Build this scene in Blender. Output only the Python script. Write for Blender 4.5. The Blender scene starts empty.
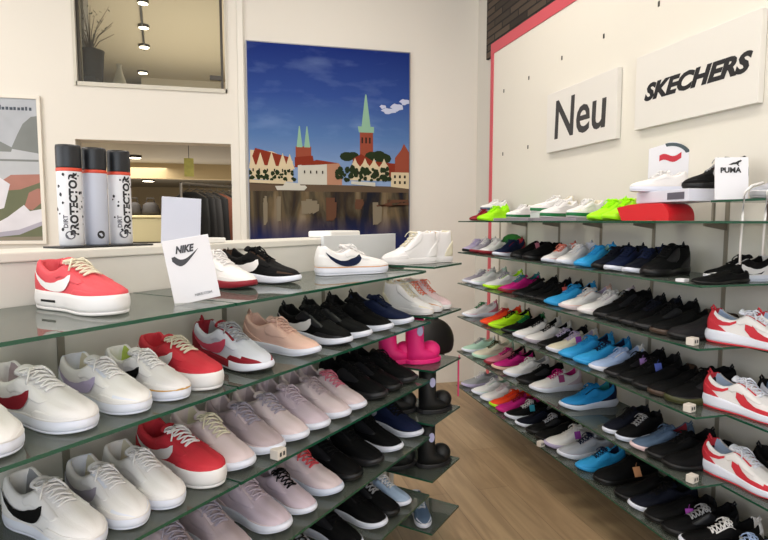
import bpy, bmesh, math, random
from mathutils import Vector, Matrix, Euler
random.seed(7)
scn = bpy.context.scene
C = scn.collection
PI = math.pi; S2 = math.sqrt(.5)

# ------------------------------------------------------------------ materials
def lin(h):
    h = h.lstrip('#'); r = [int(h[i:i+2], 16)/255 for i in (0, 2, 4)]
    return tuple((c/12.92 if c <= .04045 else ((c+.055)/1.055)**2.4) for c in r) + (1,)
_m = {}
def mat(key, col, rough=.6, metal=0, bump=0, bscale=300, spec=.5, emit=None, es=0, var=0, vscale=20):
    if key in _m: return _m[key]
    m = bpy.data.materials.new(key); m.use_nodes = True
    nt = m.node_tree; b = nt.nodes['Principled BSDF']
    c = lin(col) if isinstance(col, str) else col
    b.inputs['Base Color'].default_value = c
    b.inputs['Roughness'].default_value = rough
    b.inputs['Metallic'].default_value = metal
    b.inputs['Specular IOR Level'].default_value = spec
    if emit:
        b.inputs['Emission Color'].default_value = lin(emit); b.inputs['Emission Strength'].default_value = es
    if bump or var:
        tc = nt.nodes.new('ShaderNodeTexCoord')
        n = nt.nodes.new('ShaderNodeTexNoise'); n.inputs['Scale'].default_value = bscale if bump else vscale
        n.inputs['Detail'].default_value = 3
        nt.links.new(tc.outputs['Object'], n.inputs['Vector'])
        if bump:
            bp = nt.nodes.new('ShaderNodeBump'); bp.inputs['Strength'].default_value = bump; bp.inputs['Distance'].default_value = .002
            nt.links.new(n.outputs['Fac'], bp.inputs['Height']); nt.links.new(bp.outputs['Normal'], b.inputs['Normal'])
        if var:
            n2 = nt.nodes.new('ShaderNodeTexNoise'); n2.inputs['Scale'].default_value = vscale
            nt.links.new(tc.outputs['Object'], n2.inputs['Vector'])
            mx = nt.nodes.new('ShaderNodeMix'); mx.data_type = 'RGBA'
            mx.inputs['A'].default_value = tuple(x*(1-var) for x in c[:3])+(1,); mx.inputs['B'].default_value = tuple(min(1, x*(1+var)) for x in c[:3])+(1,)
            nt.links.new(n2.outputs['Fac'], mx.inputs['Factor']); nt.links.new(mx.outputs['Result'], b.inputs['Base Color'])
    _m[key] = m
    return m

PAL = dict(white='#e9e6e4', offwhite='#e2dfde', coolwhite='#dfe2ec', bluewhite='#d3daea', rosewhite='#e3c9cb', cream='#ddd5bd',
  salmon='#d84f57', salmondk='#c04048', red='#c8323e', maroon='#8a1626', rose='#cf4a62', rosy='#d0788a', coral='#e2806c', palepink='#dccbcd',
  pinkgrey='#b9a8ac', lilacpink='#cdbcc6', lilac='#b9adcc', greylilac='#a79fac', peach='#e6bfae', grey='#9a9a9c', silver='#aeb0b8', coolgrey='#cdd0da',
  charcoal='#222123', black='#0a0a0b', inky='#10131f', navy='#161f3c', slate='#4c6079', sky='#2f9fdc', skydk='#1f86c4', skyblue2='#9fb4cd',
  paleblue='#a9bfe4', neon='#a8f210', lime='#b4ea14', lime2='#c2d26a', mint='#b9dcc6', green='#12703a', teal='#1a7d80', magenta='#c4187a', orange='#f2481c',
  brown='#46352a', olive='#3e4020', pink='#f0267e', tag_orange='#e0a878', goldline='#c99a4a', tan='#cf9b72', mid='#6b6b70')
def fab(n):   # shoe cloth / leather by colour name
    if n == 'coal': return mat('fabric_coal', '#1d1d20', .38, bump=.2, bscale=300, spec=.35)
    dark = n in ('black', 'inky', 'navy', 'charcoal', 'brown', 'olive')
    return mat('fabric_'+n, PAL[n], .72 if dark else .6, bump=.3, bscale=450, spec=.15 if dark else .3)
def rub(n): return mat('rubber_'+n, '#dfe2ee' if n == 'white' else PAL[n], .42, spec=.4)  # white rubber carries a bluish tint standing in for cool daylight
def lac(n): return mat('lace_'+n, PAL[n], .85, bump=.2, bscale=900, spec=.2)

def cream_wall(key, col, rough=.6):
    return mat(key, col, rough, bump=.08, bscale=60, var=.02, vscale=1.5, spec=.25)

# ------------------------------------------------------------------ mesh helpers
def link(o, parent=None):
    C.objects.link(o)
    if parent is not None: o.parent = parent
    return o
def obj(name, bm, mats, parent=None, smooth=False, loc=None, rot=None, bevel=0):
    me = bpy.data.meshes.new(name); bm.normal_update(); bm.to_mesh(me); bm.free()
    if not isinstance(mats, (list, tuple)): mats = [mats]
    for m in mats: me.materials.append(m)
    if smooth:
        for p in me.polygons: p.use_smooth = True
    o = bpy.data.objects.new(name, me); link(o, parent)
    if loc is not None: o.location = loc
    if rot is not None: o.rotation_euler = rot
    if bevel:
        b = o.modifiers.new('bevel', 'BEVEL'); b.width = bevel; b.segments = 2; b.limit_method = 'ANGLE'
    return o
def tag(o, label, cat, group=None, kind=None):
    if label: o['label'] = label
    if cat: o['category'] = cat
    if group: o['group'] = group
    if kind: o['kind'] = kind
    return o
def thing(name, label, cat, loc=(0, 0, 0), rz=0, group=None):
    o = bpy.data.objects.new(name, None); link(o); o.location = loc; o.rotation_euler = (0, 0, rz); o.empty_display_size = .05
    return tag(o, label, cat, group)
def struct(o): o['kind'] = 'structure'; return o
def box(bm, c, s, rz=0, M=None, mi=0):
    m = Matrix.Translation(c) @ Matrix.Rotation(rz, 4, 'Z') @ Matrix.Diagonal((s[0], s[1], s[2], 1))
    if M is not None: m = M @ m
    r = bmesh.ops.create_cube(bm, size=1, matrix=m)
    fs = set(f for v in r['verts'] for f in v.link_faces)
    for f in fs: f.material_index = mi
    return r['verts']
def bx(x0, x1, y0, y1, z0, z1, bm=None, mi=0):
    bm = bm or bmesh.new()
    box(bm, ((x0+x1)/2, (y0+y1)/2, (z0+z1)/2), (abs(x1-x0), abs(y1-y0), abs(z1-z0)), mi=mi)
    return bm
def tube(bm, pts, r, n=6, mi=0, closed=False):
    pts = [Vector(p) for p in pts]; rings = []
    N = len(pts); rr = r if isinstance(r, (list, tuple)) else [r]*N
    up = Vector((0, 0, 1))
    for i, p in enumerate(pts):
        a = pts[(i-1) % N] if (closed or i > 0) else p; b = pts[(i+1) % N] if (closed or i < N-1) else p
        d = (b-a).normalized()
        u = d.cross(up)
        if u.length < .05: u = d.cross(Vector((1, 0, 0)))
        u.normalize(); v = d.cross(u)
        rings.append([bm.verts.new(p+(u*math.cos(2*PI*k/n)+v*math.sin(2*PI*k/n))*rr[i]) for k in range(n)])
    M = N if closed else N-1
    for i in range(M):
        A, B = rings[i], rings[(i+1) % N]
        for k in range(n):
            f = bm.faces.new((A[k], A[(k+1) % n], B[(k+1) % n], B[k])); f.material_index = mi
    if not closed:
        for R_ in (rings[0][::-1], rings[-1]):
            f = bm.faces.new(R_); f.material_index = mi
def lathe(bm, prof, n=28, mi=None, c=(0, 0)):
    rings = []
    for (r, z) in prof:
        rings.append([bm.verts.new((c[0]+r*math.cos(2*PI*k/n), c[1]+r*math.sin(2*PI*k/n), z)) for k in range(n)])
    for i in range(len(prof)-1):
        for k in range(n):
            f = bm.faces.new((rings[i][k], rings[i][(k+1) % n], rings[i+1][(k+1) % n], rings[i+1][k]))
            if mi: f.material_index = mi[i]
    bm.faces.new(rings[0][::-1]); bm.faces.new(rings[-1])
def poly(bm, pts, mi=0):
    f = bm.faces.new([bm.verts.new(p) for p in pts]); f.material_index = mi; return f
def interp(x, xs, ys):
    if x <= xs[0]: return ys[0]
    for i in range(len(xs)-1):
        if x <= xs[i+1]:
            t = (x-xs[i])/(xs[i+1]-xs[i]); return ys[i]+(ys[i+1]-ys[i])*t
    return ys[-1]
def smoothi(x, xs, ys):      # catmull-like smooth interpolation
    if x <= xs[0]: return ys[0]
    if x >= xs[-1]: return ys[-1]
    for i in range(len(xs)-1):
        if x <= xs[i+1]:
            h = xs[i+1]-xs[i]; t = (x-xs[i])/h
            def sl(j):
                if j == 0: return (ys[1]-ys[0])/(xs[1]-xs[0])
                if j == len(xs)-1: return (ys[-1]-ys[-2])/(xs[-1]-xs[-2])
                a = (ys[j]-ys[j-1])/(xs[j]-xs[j-1]); b = (ys[j+1]-ys[j])/(xs[j+1]-xs[j])
                return 0 if a*b <= 0 else 2*a*b/(a+b)
            m0, m1 = sl(i)*h, sl(i+1)*h
            return (2*t**3-3*t**2+1)*ys[i]+(t**3-2*t**2+t)*m0+(-2*t**3+3*t**2)*ys[i+1]+(t**3-t**2)*m1
def text_mesh(s, size=1, bold=0, shear=0, extrude=0.001, xs=1, align='CENTER', spacing=1):
    cu = bpy.data.curves.new('t', 'FONT'); cu.body = s; cu.size = size; cu.offset = bold; cu.shear = shear; cu.extrude = extrude
    cu.align_x = align; cu.align_y = 'CENTER'; cu.space_character = spacing; cu.resolution_u = 3
    o = bpy.data.objects.new('t', cu); C.objects.link(o)
    dg = bpy.context.evaluated_depsgraph_get()
    me = bpy.data.meshes.new_from_object(o.evaluated_get(dg))
    bpy.data.objects.remove(o); bpy.data.curves.remove(cu)
    for v in me.vertices: v.co.x *= xs
    me.materials.clear()
    return me
def text(name, s, M, m, parent=None, warp=None, **k):
    me = text_mesh(s, **k); me.name = name
    if warp:
        for v in me.vertices: v.co = warp(v.co)
    me.materials.append(m)
    o = bpy.data.objects.new(name, me); link(o, parent); o.matrix_local = M
    return o

# ------------------------------------------------------------------ frames of reference
H = 1.3
def G(p, q, z=0): return Vector(((p-q)*S2, (p+q)*S2, z))      # along the left rack (p) and away from its front (q)
XW = 1.75          # face of the right wall panel
YB = 4.30          # face of the back wall

# ------------------------------------------------------------------ shoes
WT = [0, .015, .05, .12, .22, .35, .48, .6, .7, .8, .88, .94, .98, 1]
WW = [.34, .50, .70, .82, .86, .80, .82, .93, 1, .97, .84, .62, .38, .14]
KIND = dict(
 court=dict(W=.0475, hs=([0, .5, 1], [.030, .027, .026]), spring=.004, flare=1.0, heelx=0,
   zt=[0, .06, .16, .28, .36, .42, .5, .6, .7, .8, .9, .96, 1], zz=[.096, .095, .080, .070, .078, .088, .079, .066, .055, .048, .043, .038, .029], mark='swoosh', tongue=.011, toe=True),
 platform=dict(W=.048, hs=([0, .5, 1], [.043, .040, .040]), spring=.003, flare=1.03, heelx=0,
   zt=[0, .06, .16, .28, .36, .42, .5, .6, .7, .8, .9, .96, 1], zz=[.104, .103, .089, .079, .087, .097, .089, .077, .067, .060, .056, .052, .046], mark='swoosh', tongue=.011, toe=False),
 runner=dict(W=.0465, hs=([0, .12, .35, .6, .85, 1], [.036, .034, .029, .024, .020, .016]), spring=.013, flare=1.05, heelx=.01,
   zt=[0, .05, .14, .26, .36, .42, .5, .6, .7, .8, .9, .96, 1], zz=[.106, .103, .085, .072, .080, .089, .078, .062, .050, .043, .037, .031, .021], mark='small', tongue=.011, toe=False),
 airmax=dict(W=.048, hs=([0, .2, .4, .6, .85, 1], [.042, .041, .033, .027, .022, .018]), spring=.010, flare=1.05, heelx=.006,
   zt=[0, .06, .16, .28, .36, .42, .5, .6, .7, .8, .9, .96, 1], zz=[.102, .100, .083, .073, .084, .096, .086, .069, .056, .048, .042, .036, .022], mark='swoosh', tongue=.011, toe=True),
 slip=dict(W=.048, hs=([0, .5, 1], [.030, .022, .018]), spring=.008, flare=1.02, heelx=.004,
   zt=[0, .06, .16, .28, .36, .42, .5, .6, .7, .8, .9, .96, 1], zz=[.086, .084, .067, .062, .072, .079, .070, .058, .050, .045, .039, .032, .020], mark='small', tongue=.010, toe=False),
 boot=dict(W=.050, hs=([0, .5, 1], [.034, .027, .022]), spring=.008, flare=1.03, heelx=.004,
   zt=[0, .06, .16, .28, .36, .42, .5, .6, .7, .8, .9, .96, 1], zz=[.118, .116, .106, .104, .112, .106, .090, .072, .060, .052, .044, .036, .022], mark='small', tongue=.018, toe=False),
 hitop=dict(W=.050, hs=([0, .5, 1], [.030, .027, .026]), spring=.004, flare=1.0, heelx=0,
   zt=[0, .06, .16, .28, .36, .42, .5, .6, .7, .8, .9, .96, 1], zz=[.142, .142, .134, .134, .140, .128, .104, .080, .064, .054, .046, .038, .026], mark='swoosh', tongue=.011, toe=True),
)
KIND['airmaxs'] = dict(KIND['airmax'])
L0 = .27
def shoe_fn(P):
    def w(t): return P['W']*smoothi(t, WT, WW)
    def cy(t): return .005*math.sin(PI*min(1, max(0, (t-.3)/.7)))*1.0
    def zb(t): return P['spring']*max(0, (t-.72)/.28)**1.8
    def hs(t): return smoothi(t, *P['hs'])
    def zr(t): return smoothi(t, P['zt'], P['zz'])
    def wr(t): return w(t)*smoothi(t, [0, .08, .3, .42, .5, .62, .75, 1], [.70, .84, .80, .56, .42, .36, .40, .30])
    return w, cy, zb, hs, zr, wr
TS = [0, .012, .03, .045, .055, .08, .12, .17, .22, .27, .32, .37, .41, .44, .47, .51, .55, .6, .65, .7, .75, .8, .85, .89, .925, .95, .97, .985, .995, 1]
def prof(P, t, s):     # outer side of the upper, s=0 sole edge .. 1 rim -> (half width, z)
    w, cy, zb, hs, zr, wr = shoe_fn(P)
    a = s*PI/2; z0 = zb(t)+hs(t)-.004; W = w(t)*.95
    return wr(t)+(W-wr(t))*math.cos(a)**.75, z0+(max(zr(t), z0+.004)-z0)*math.sin(a)**.92
def xof(t, z=0): return (t-.5)*L0
_proto = {}
def proto(kind):
    if kind in _proto: return _proto[kind]
    P = KIND[kind]; w, cy, zb, hs, zr, wr = shoe_fn(P); parts = []
    def done(name, bm, slots, smooth=True):
        bmesh.ops.recalc_face_normals(bm, faces=bm.faces)
        me = bpy.data.meshes.new(name); bm.to_mesh(me); bm.free()
        for s in slots: me.materials.append(None)
        for p in me.polygons: p.use_smooth = smooth
        parts.append((name, me, slots))
    # --- sole rings
    def ring(bm, k, f, dz=0):
        out = []
        T = TS
        for t in T:
            x = xof(t)*(1+(k-1)*.6) - P['heelx']*(1-min(1, t/.1))*f*(1-f)*3
            if k > 1: pass
            out.append(bm.verts.new((x, cy(t)-w(t)*k, zb(t)+f*hs(t)+dz)))
        for t in reversed(T):
            x = xof(t)*(1+(k-1)*.6) - P['heelx']*(1-min(1, t/.1))*f*(1-f)*3
            out.append(bm.verts.new((x, cy(t)+w(t)*k, zb(t)+f*hs(t)+dz)))
        return out
    def stack(levels, slotf, name, slots):
        bm = bmesh.new(); R = [ring(bm, k, f) for k, f in levels]
        n = len(R[0])
        for i in range(len(R)-1):
            for j in range(n):
                fc = bm.faces.new((R[i][j], R[i][(j+1) % n], R[i+1][(j+1) % n], R[i+1][j]))
                tt = (j if j < len(TS) else 2*len(TS)-1-j); tt = TS[min(max(tt, 0), len(TS)-1)]
                fc.material_index = slotf(i, tt)
        m = len(TS)
        for Rr in (R[0], R[-1]):
            for j in range(m-1):
                try: bm.faces.new((Rr[j], Rr[j+1], Rr[n-2-j], Rr[n-1-j]))
                except ValueError: pass
        done(name, bm, slots)
    F = P['flare']
    stack([(.90*F, 0), (.96*F, .01), (.985*F, .16)], lambda i, t: 0, 'outsole', ['outsole'])
    if kind in ('airmax', 'airmaxs'):
        fn = (lambda i, t: 1 if (i >= 1 and t < .62) else 0) if kind == 'airmax' else (lambda i, t: 0)
    else: fn = lambda i, t: 0
    stack([(.97*F, .16), (1.005*F, .34), (1.015*F, .55), (1.0*F, .8), (.975*F, 1.0), (.93, .99)], fn, 'midsole', ['sole', 'accent'])
    if kind in ('court',):
        bm = bmesh.new()
        A = ring(bm, 1.004, .88); B = ring(bm, 1.012, .96); D_ = ring(bm, .98, 1.02)
        n = len(A)
        for j in range(n):
            bm.faces.new((A[j], A[(j+1) % n], B[(j+1) % n], B[j])); bm.faces.new((B[j], B[(j+1) % n], D_[(j+1) % n], D_[j]))
        done('sole_line', bm, ['line'])
    # --- upper and lining
    K = 7; J = 5
    grid = []
    for t in TS:
        W0, z0 = prof(P, t, 0); row = []
        rimy, rimz = prof(P, t, 1)
        b = interp(t, [0, .035, .05, .39, .44, 1], [0, 0, 1, 1, 0, 0])
        crown = .005*(1 if t > .4 else .2)*min(1, (1-t)*6)
        z_in = z0+.008
        half = [prof(P, t, s/(K-1)) for s in range(K)]
        inner = []
        for j in range(1, J+1):
            yc = rimy*(1-j/J); zc = rimz+crown*(1-(yc/max(rimy, 1e-4))**2)
            yo, zo = [(rimy-.003, rimz+.0035), (rimy-.008, rimz+.001), (rimy-.011, rimz-.014), ((rimy-.011)*.7, z_in), (0, z_in)][j-1]
            yo = max(0, yo); zo = max(zo, z_in)
            inner.append((yc+(yo-yc)*b, zc+(zo-zc)*b))
        pts = [(+y, z) for y, z in half]+[(+y, z) for y, z in inner]
        full = [(-y, z) for y, z in pts]+[(y, z) for y, z in pts[-2::-1]]
        hx = lambda z: -.006*math.sin(PI*min(1, max(0, (z-z0)/max(.01, rimz-z0))))*(1-min(1, t/.12))
        grid.append([(xof(t)+hx(z)+(.010*(1-t/.12)*max(0, (z-z0)/(rimz-z0+1e-4)) if t < .12 else 0), cy(t)+y, z) for y, z in full])
    NC = len(grid[0])
    upf, lnf = bmesh.new(), bmesh.new()
    vu = [[upf.verts.new(p) for p in r] for r in grid]; vl = [[lnf.verts.new(p) for p in r] for r in grid]
    for i in range(len(TS)-1):
        t = (TS[i]+TS[i+1])/2
        for c in range(NC-1):
            inside = (K+1 <= c < NC-1-K-1) and .05 < t < .44
            cc = c if c < NC/2 else NC-2-c
            if inside:
                lnf.faces.new((vl[i][c], vl[i+1][c], vl[i+1][c+1], vl[i][c+1]))
            else:
                f = upf.faces.new((vu[i][c], vu[i+1][c], vu[i+1][c+1], vu[i][c+1]))
                mi = 0
                if t < .07: mi = 1
                elif P['toe'] and t > .80 and cc < 3: mi = 1
                elif .36 < t < .62 and cc in (4, 5) and kind != 'slip': mi = 1
                f.material_index = mi
    for r, rev in ((vu[0], 1), (vu[-1], 0)):
        m = NC//2
        for c in range(m):
            a = [r[c], r[c+1], r[NC-2-c], r[NC-1-c]]
            a = list(dict.fromkeys(a))
            if len(a) > 2:
                f = upf.faces.new(a)
                if rev: f.material_index = 1
    for b_ in (upf, lnf): bmesh.ops.delete(b_, geom=[v for v in b_.verts if not v.link_faces], context='VERTS')
    done('upper', upf, ['main', 'accent']); done('lining', lnf, ['lining'])
    # --- tongue
    bm = bmesh.new(); rows = []
    n = 9; tt = [.66, .59, .52, .46, .42, .385, .36, .342, .335]
    for i, t in enumerate(tt):
        lift = P['tongue']*max(0, (i-2)/(n-3))**1.3; z = zr(t if t > .42 else .42)+.0045+lift
        hw = interp(i, [0, 3, 6, 8], [.010, .016, .021, .017])
        if kind == 'slip': hw *= 1.1
        th = .005
        row = []
        for k in range(7):
            a = -1+2*k/6; row.append((a*hw, z-.006*a*a))
        rows.append([(xof(t), cy(t)+y, zz) for y, zz in row]+[(xof(t)-.004, cy(t)+y, zz-th) for y, zz in row[::-1]])
    V = [[bm.verts.new(p) for p in r] for r in rows]; m = len(V[0])
    for i in range(n-1):
        for k in range(m): bm.faces.new((V[i][k], V[i][(k+1) % m], V[i+1][(k+1) % m], V[i+1][k]))
    bm.faces.new(V[0]); bm.faces.new(V[-1])
    done('tongue', bm, ['accent' if kind == 'airmax' else 'main'])
    # --- laces
    if kind != 'slip':
        bm = bmesh.new(); NB = 6; r = .0023
        lt = [.405+.047*k for k in range(NB)]
        for k, t in enumerate(lt):
            t2 = t+.026
            def top(t_, y_): return zr(t_)+.0065*(1-(y_/(wr(t_)+.001))**2)+.003
            yw = wr(t)+.003
            for sg in ((1, -1) if k < NB-1 else (1,)):
                ta, tb = (t, t2+.012) if k < NB-1 else (t, t)
                pts = []
                for q in range(6):
                    u = q/5; tx = ta+(tb-ta)*u; y = -sg*yw+2*sg*yw*u
                    pts.append((xof(tx), cy(tx)+y, top(tx, min(abs(y), wr(tx)))+(.0015 if sg > 0 else 0)))
                tube(bm, pts, r, 5)
        zk = zr(.42)+.010; xk = xof(.43)
        for sg in (1, -1):      # bow loops and loose ends
            lp = []
            for q in range(10):
                a = 2*PI*q/10; lp.append((xk+.011*math.sin(a), sg*(.012-.012*math.cos(a)), zk+.006*math.sin(a/2)-.010*(1-math.cos(a))*.4))
            tube(bm, lp, .0021, 5, closed=True)
            tube(bm, [(xk, 0, zk), (xk+.010, sg*.012, zk+.004), (xk+.020, sg*.022, zk-.008), (xk+.024, sg*.028, zk-.020)], .0021, 5)
        bmesh.ops.create_icosphere(bm, subdivisions=1, radius=.004, matrix=Matrix.Translation((xk, 0, zk)))
        done('laces', bm, ['lace'])
    # --- marks
    def side(t, f, sg, off=.0024):
        f = min(max(f, .02), .98)
        lo, hi = 0, 1
        z0 = prof(P, t, 0)[1]; z1 = prof(P, t, 1)[1]; zt_ = z0+(z1-z0)*f
        for _ in range(18):
            md = (lo+hi)/2
            if prof(P, t, md)[1] < zt_: lo = md
            else: hi = md
        y, z = prof(P, t, lo)
        return (xof(t), cy(t)+sg*(y+off), z+off*.4)
    def patch(name, ts, b0s, t0s, slot, off=.0017, nk=5):
        for sg in (1, -1):
            bm = bmesh.new(); pr = []
            n_ = len(ts); T_ = []; B_ = []; U_ = []
            for i in range(n_-1):
                for q in range(3): u = q/3; T_.append(ts[i]+(ts[i+1]-ts[i])*u); B_.append(b0s[i]+(b0s[i+1]-b0s[i])*u); U_.append(t0s[i]+(t0s[i+1]-t0s[i])*u)
            T_.append(ts[-1]); B_.append(b0s[-1]); U_.append(t0s[-1])
            for i, (t, b0, t0) in enumerate(zip(T_, B_, U_)):
                end = i in (0, len(T_)-1)
                row = [side(t, b0-.01, sg, 0)]+[side(t, b0+(t0-b0)*k/nk, sg, 0 if end else off) for k in range(nk+1)]+[side(t, t0+.01, sg, 0)]
                if t < .12: row = [(x+(.010*(1-t/.12)*ff-.006*math.sin(PI*ff)*(1-t/.12)), y, z) for (x, y, z), ff in zip(row, [b0]+[b0+(t0-b0)*k/nk for k in range(nk+1)]+[t0])]
                pr.append([bm.verts.new(p) for p in row])
            for i in range(len(pr)-1):
                for k in range(len(pr[0])-1): bm.faces.new((pr[i][k], pr[i+1][k], pr[i+1][k+1], pr[i][k+1]))
            done(name, bm, [slot])
    if kind in ('court', 'platform', 'airmax', 'airmaxs', 'hitop'):
        patch('toe_overlay', [.60, .66, .74, .82, .90, .955, .985], [.02]*7, [.10, .42, .50, .50, .52, .55, .60], 'accent' if kind == 'airmax' else 'main')
        patch('heel_overlay', [.004, .05, .12, .18, .24], [.02]*5, [.62, .60, .50, .34, .08], 'accent')
        patch('eyestay', [.33, .37, .44, .52, .60, .67, .70], [.80, .62, .60, .62, .66, .74, .90], [.95, .97, .97, .97, .97, .97, .97], 'main')
    elif kind != 'slip':
        patch('toe_overlay', [.62, .70, .80, .90, .955, .985], [.02]*6, [.06, .22, .26, .30, .40, .50], 'accent')
        patch('heel_overlay', [.004, .05, .12, .20, .28, .34], [.02]*6, [.75, .72, .55, .42, .25, .05], 'accent')
        patch('eyestay', [.35, .39, .46, .54, .62, .66], [.72, .45, .40, .55, .72, .90], [.95, .97, .97, .97, .97, .97], 'main')
    if P['mark'] == 'swoosh':
        us = [0, .12, .25, .38, .5, .6, .7, .78, .85, .91, .96, 1.0]
        bot = [.74, .47, .28, .13, .04, .0, .0, .03, .10, .22, .40, .66]
        top = [.78, .68, .60, .52, .47, .44, .46, .52, .64, .82, .93, .70]
        a0, a1 = (.07, .56)
        for sg in (1, -1):
            bm = bmesh.new(); pr = []
            for u, b0, t0 in zip(us, bot, top):
                t = a0+(a1-a0)*u
                row = [side(t, .08+.85*(b0+(t0-b0)*k/3), sg) for k in range(4)]
                pr.append([bm.verts.new(p) for p in row])
            for i in range(len(pr)-1):
                for k in range(3): bm.faces.new((pr[i][k], pr[i+1][k], pr[i+1][k+1], pr[i][k+1]))
            done('swoosh', bm, ['logo'])
    else:
        for sg in (1, -1):
            bm = bmesh.new(); cen = bm.verts.new(side(.30, .55, sg, .0034)); rg = []
            for k in range(12):
                a = 2*PI*k/12; rg.append(bm.verts.new(side(.30+.042*math.cos(a), .55+.17*math.sin(a)+.1*math.cos(a), sg, .0028)))
            for k in range(12): bm.faces.new((cen, rg[k], rg[(k+1) % 12]))
            done('side_mark', bm, ['logo'])
    # --- heel pull tab
    bm = bmesh.new(); z = zr(0)
    tube(bm, [(xof(0)+.012, 0, z-.012), (xof(0)+.003, 0, z+.004), (xof(0)+.008, 0, z+.012), (xof(0)+.014, 0, z+.004), (xof(0)+.016, 0, z-.006)], .0035, 6)
    if kind in ('runner', 'airmax', 'airmaxs', 'boot'): done('pull_tab', bm, ['accent'])
    else: bm.free()
    if kind == 'platform':
        for sg in (1, -1):
            bm = bmesh.new(); v = [bm.verts.new((xof(t), cy(t)+sg*(w(t)*F*1.02+.0006), .043*f)) for t, f in ((.2, .42), (.38, .42), (.38, .54), (.2, .54))]
            bm.faces.new(v)
            done('sole_lettering', bm, ['ink'])
    _proto[kind] = parts
    return parts

TAGCOL = dict(pinktag='#e28a9c', coraltag='#e8685c', purpletag='#9c3fa6', lilactag='#b48ad0', bluetag='#5a6cc0', magtag='#a03c74', holotag='#3fb0c8', orangetag='#e0a070')
def shoe(kind, loc, yaw, size, cols, label, tagk='', name=None, group=None, tilt=0, cat=None, line=None):
    main, accent, sole, logo, lace, lining = cols
    nm = name or {'court': 'sneaker', 'platform': 'platform_sneaker', 'runner': 'running_shoe', 'airmax': 'sneaker', 'airmaxs': 'sneaker', 'slip': 'walking_shoe', 'boot': 'ankle_high_sneaker', 'hitop': 'high_top_sneaker'}[kind]
    r = thing(nm, label, cat or 'shoe', loc, math.radians(yaw), group)
    r.scale = (size,)*3
    if tilt: r.rotation_euler[1] = math.radians(tilt)
    solem = rub(sole)
    outm = {'white': 'white', 'offwhite': 'offwhite', 'goldline': 'white'}.get(sole, sole)
    if kind in ('airmax', 'airmaxs'): outm = 'black'
    if sole == 'goldline': solem = rub('white')
    md = {'main': fab(main), 'accent': fab(accent), 'sole': solem, 'outsole': rub(outm), 'lining': fab(lining), 'lace': lac(lace),
          'logo': fab(logo) if logo != 'none' else None, 'line': rub('goldline' if sole == 'goldline' else (line or ('maroon' if sole == 'maroon' else ('green' if sole == 'green' else 'offwhite')))), 'ink': rub('black')}
    if sole == 'green': md['sole'] = rub('green'); md['outsole'] = rub('offwhite'); md['line'] = rub('offwhite')
    if kind == 'airmaxs': md['sole'] = rub('white')
    if kind == 'airmax' and sole == 'maroon': md['sole'] = rub('maroon'); md['accent'] = fab('maroon')
    if kind == 'airmax' and sole == 'maroon': md_up = fab('white')
    made = {}
    for pn, me, slots in proto(kind):
        if pn in ('swoosh', 'side_mark') and md['logo'] is None: continue
        own = {'swoosh': 'upper', 'side_mark': 'upper', 'toe_overlay': 'upper', 'heel_overlay': 'upper', 'eyestay': 'upper', 'pull_tab': 'upper', 'sole_lettering': 'midsole', 'sole_line': 'midsole'}.get(pn)
        o = bpy.data.objects.new(pn, me); link(o, made[own] if own in made else r); made.setdefault(pn, o)
        for i, s in enumerate(slots):
            o.material_slots[i].link = 'OBJECT'
            m_ = md[s]
            if kind == 'airmax' and sole == 'maroon' and pn in ('upper', 'tongue', 'heel_overlay', 'toe_overlay', 'pull_tab'): m_ = fab('white')
            o.material_slots[i].material = m_
    if main == 'black' and accent == 'black':
        for ch in r.children_recursive:
            if ch.name.split('.')[0] in ('toe_overlay', 'heel_overlay', 'eyestay', 'pull_tab'): ch.material_slots[0].material = fab('coal')
    if tagk:
        P = KIND[kind]; w, cy, zb, hs, zr, wr = shoe_fn(P)
        bm = bmesh.new(); box(bm, (0, 0, -.02), (.030, .0015, .036)); tube(bm, [(0, 0, -.002), (0, .004, .006), (0, .012, .012)], .0007, 4)
        if kind == 'slip' and tagk in ('orangetag', 'purpletag'):
            o = obj('paper_tag', bm, mat(tagk, TAGCOL[tagk], .5), r, loc=(.0, .06, .075), rot=(.5, 0, 0))
        else: o = obj('paper_tag', bm, mat(tagk, TAGCOL[tagk], .5), r, loc=(-.01, .036, .085), rot=(.25, .1, 0))
        tag(o, {'pinktag': 'pink paper tag', 'coraltag': 'coral tag', 'purpletag': 'purple paper tag', 'lilactag': 'lilac paper tag', 'bluetag': 'blue paper tag', 'magtag': 'dark pink paper tag', 'holotag': 'shiny turquoise tag', 'orangetag': 'pale orange tag'}[tagk], None)
    return r

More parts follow.
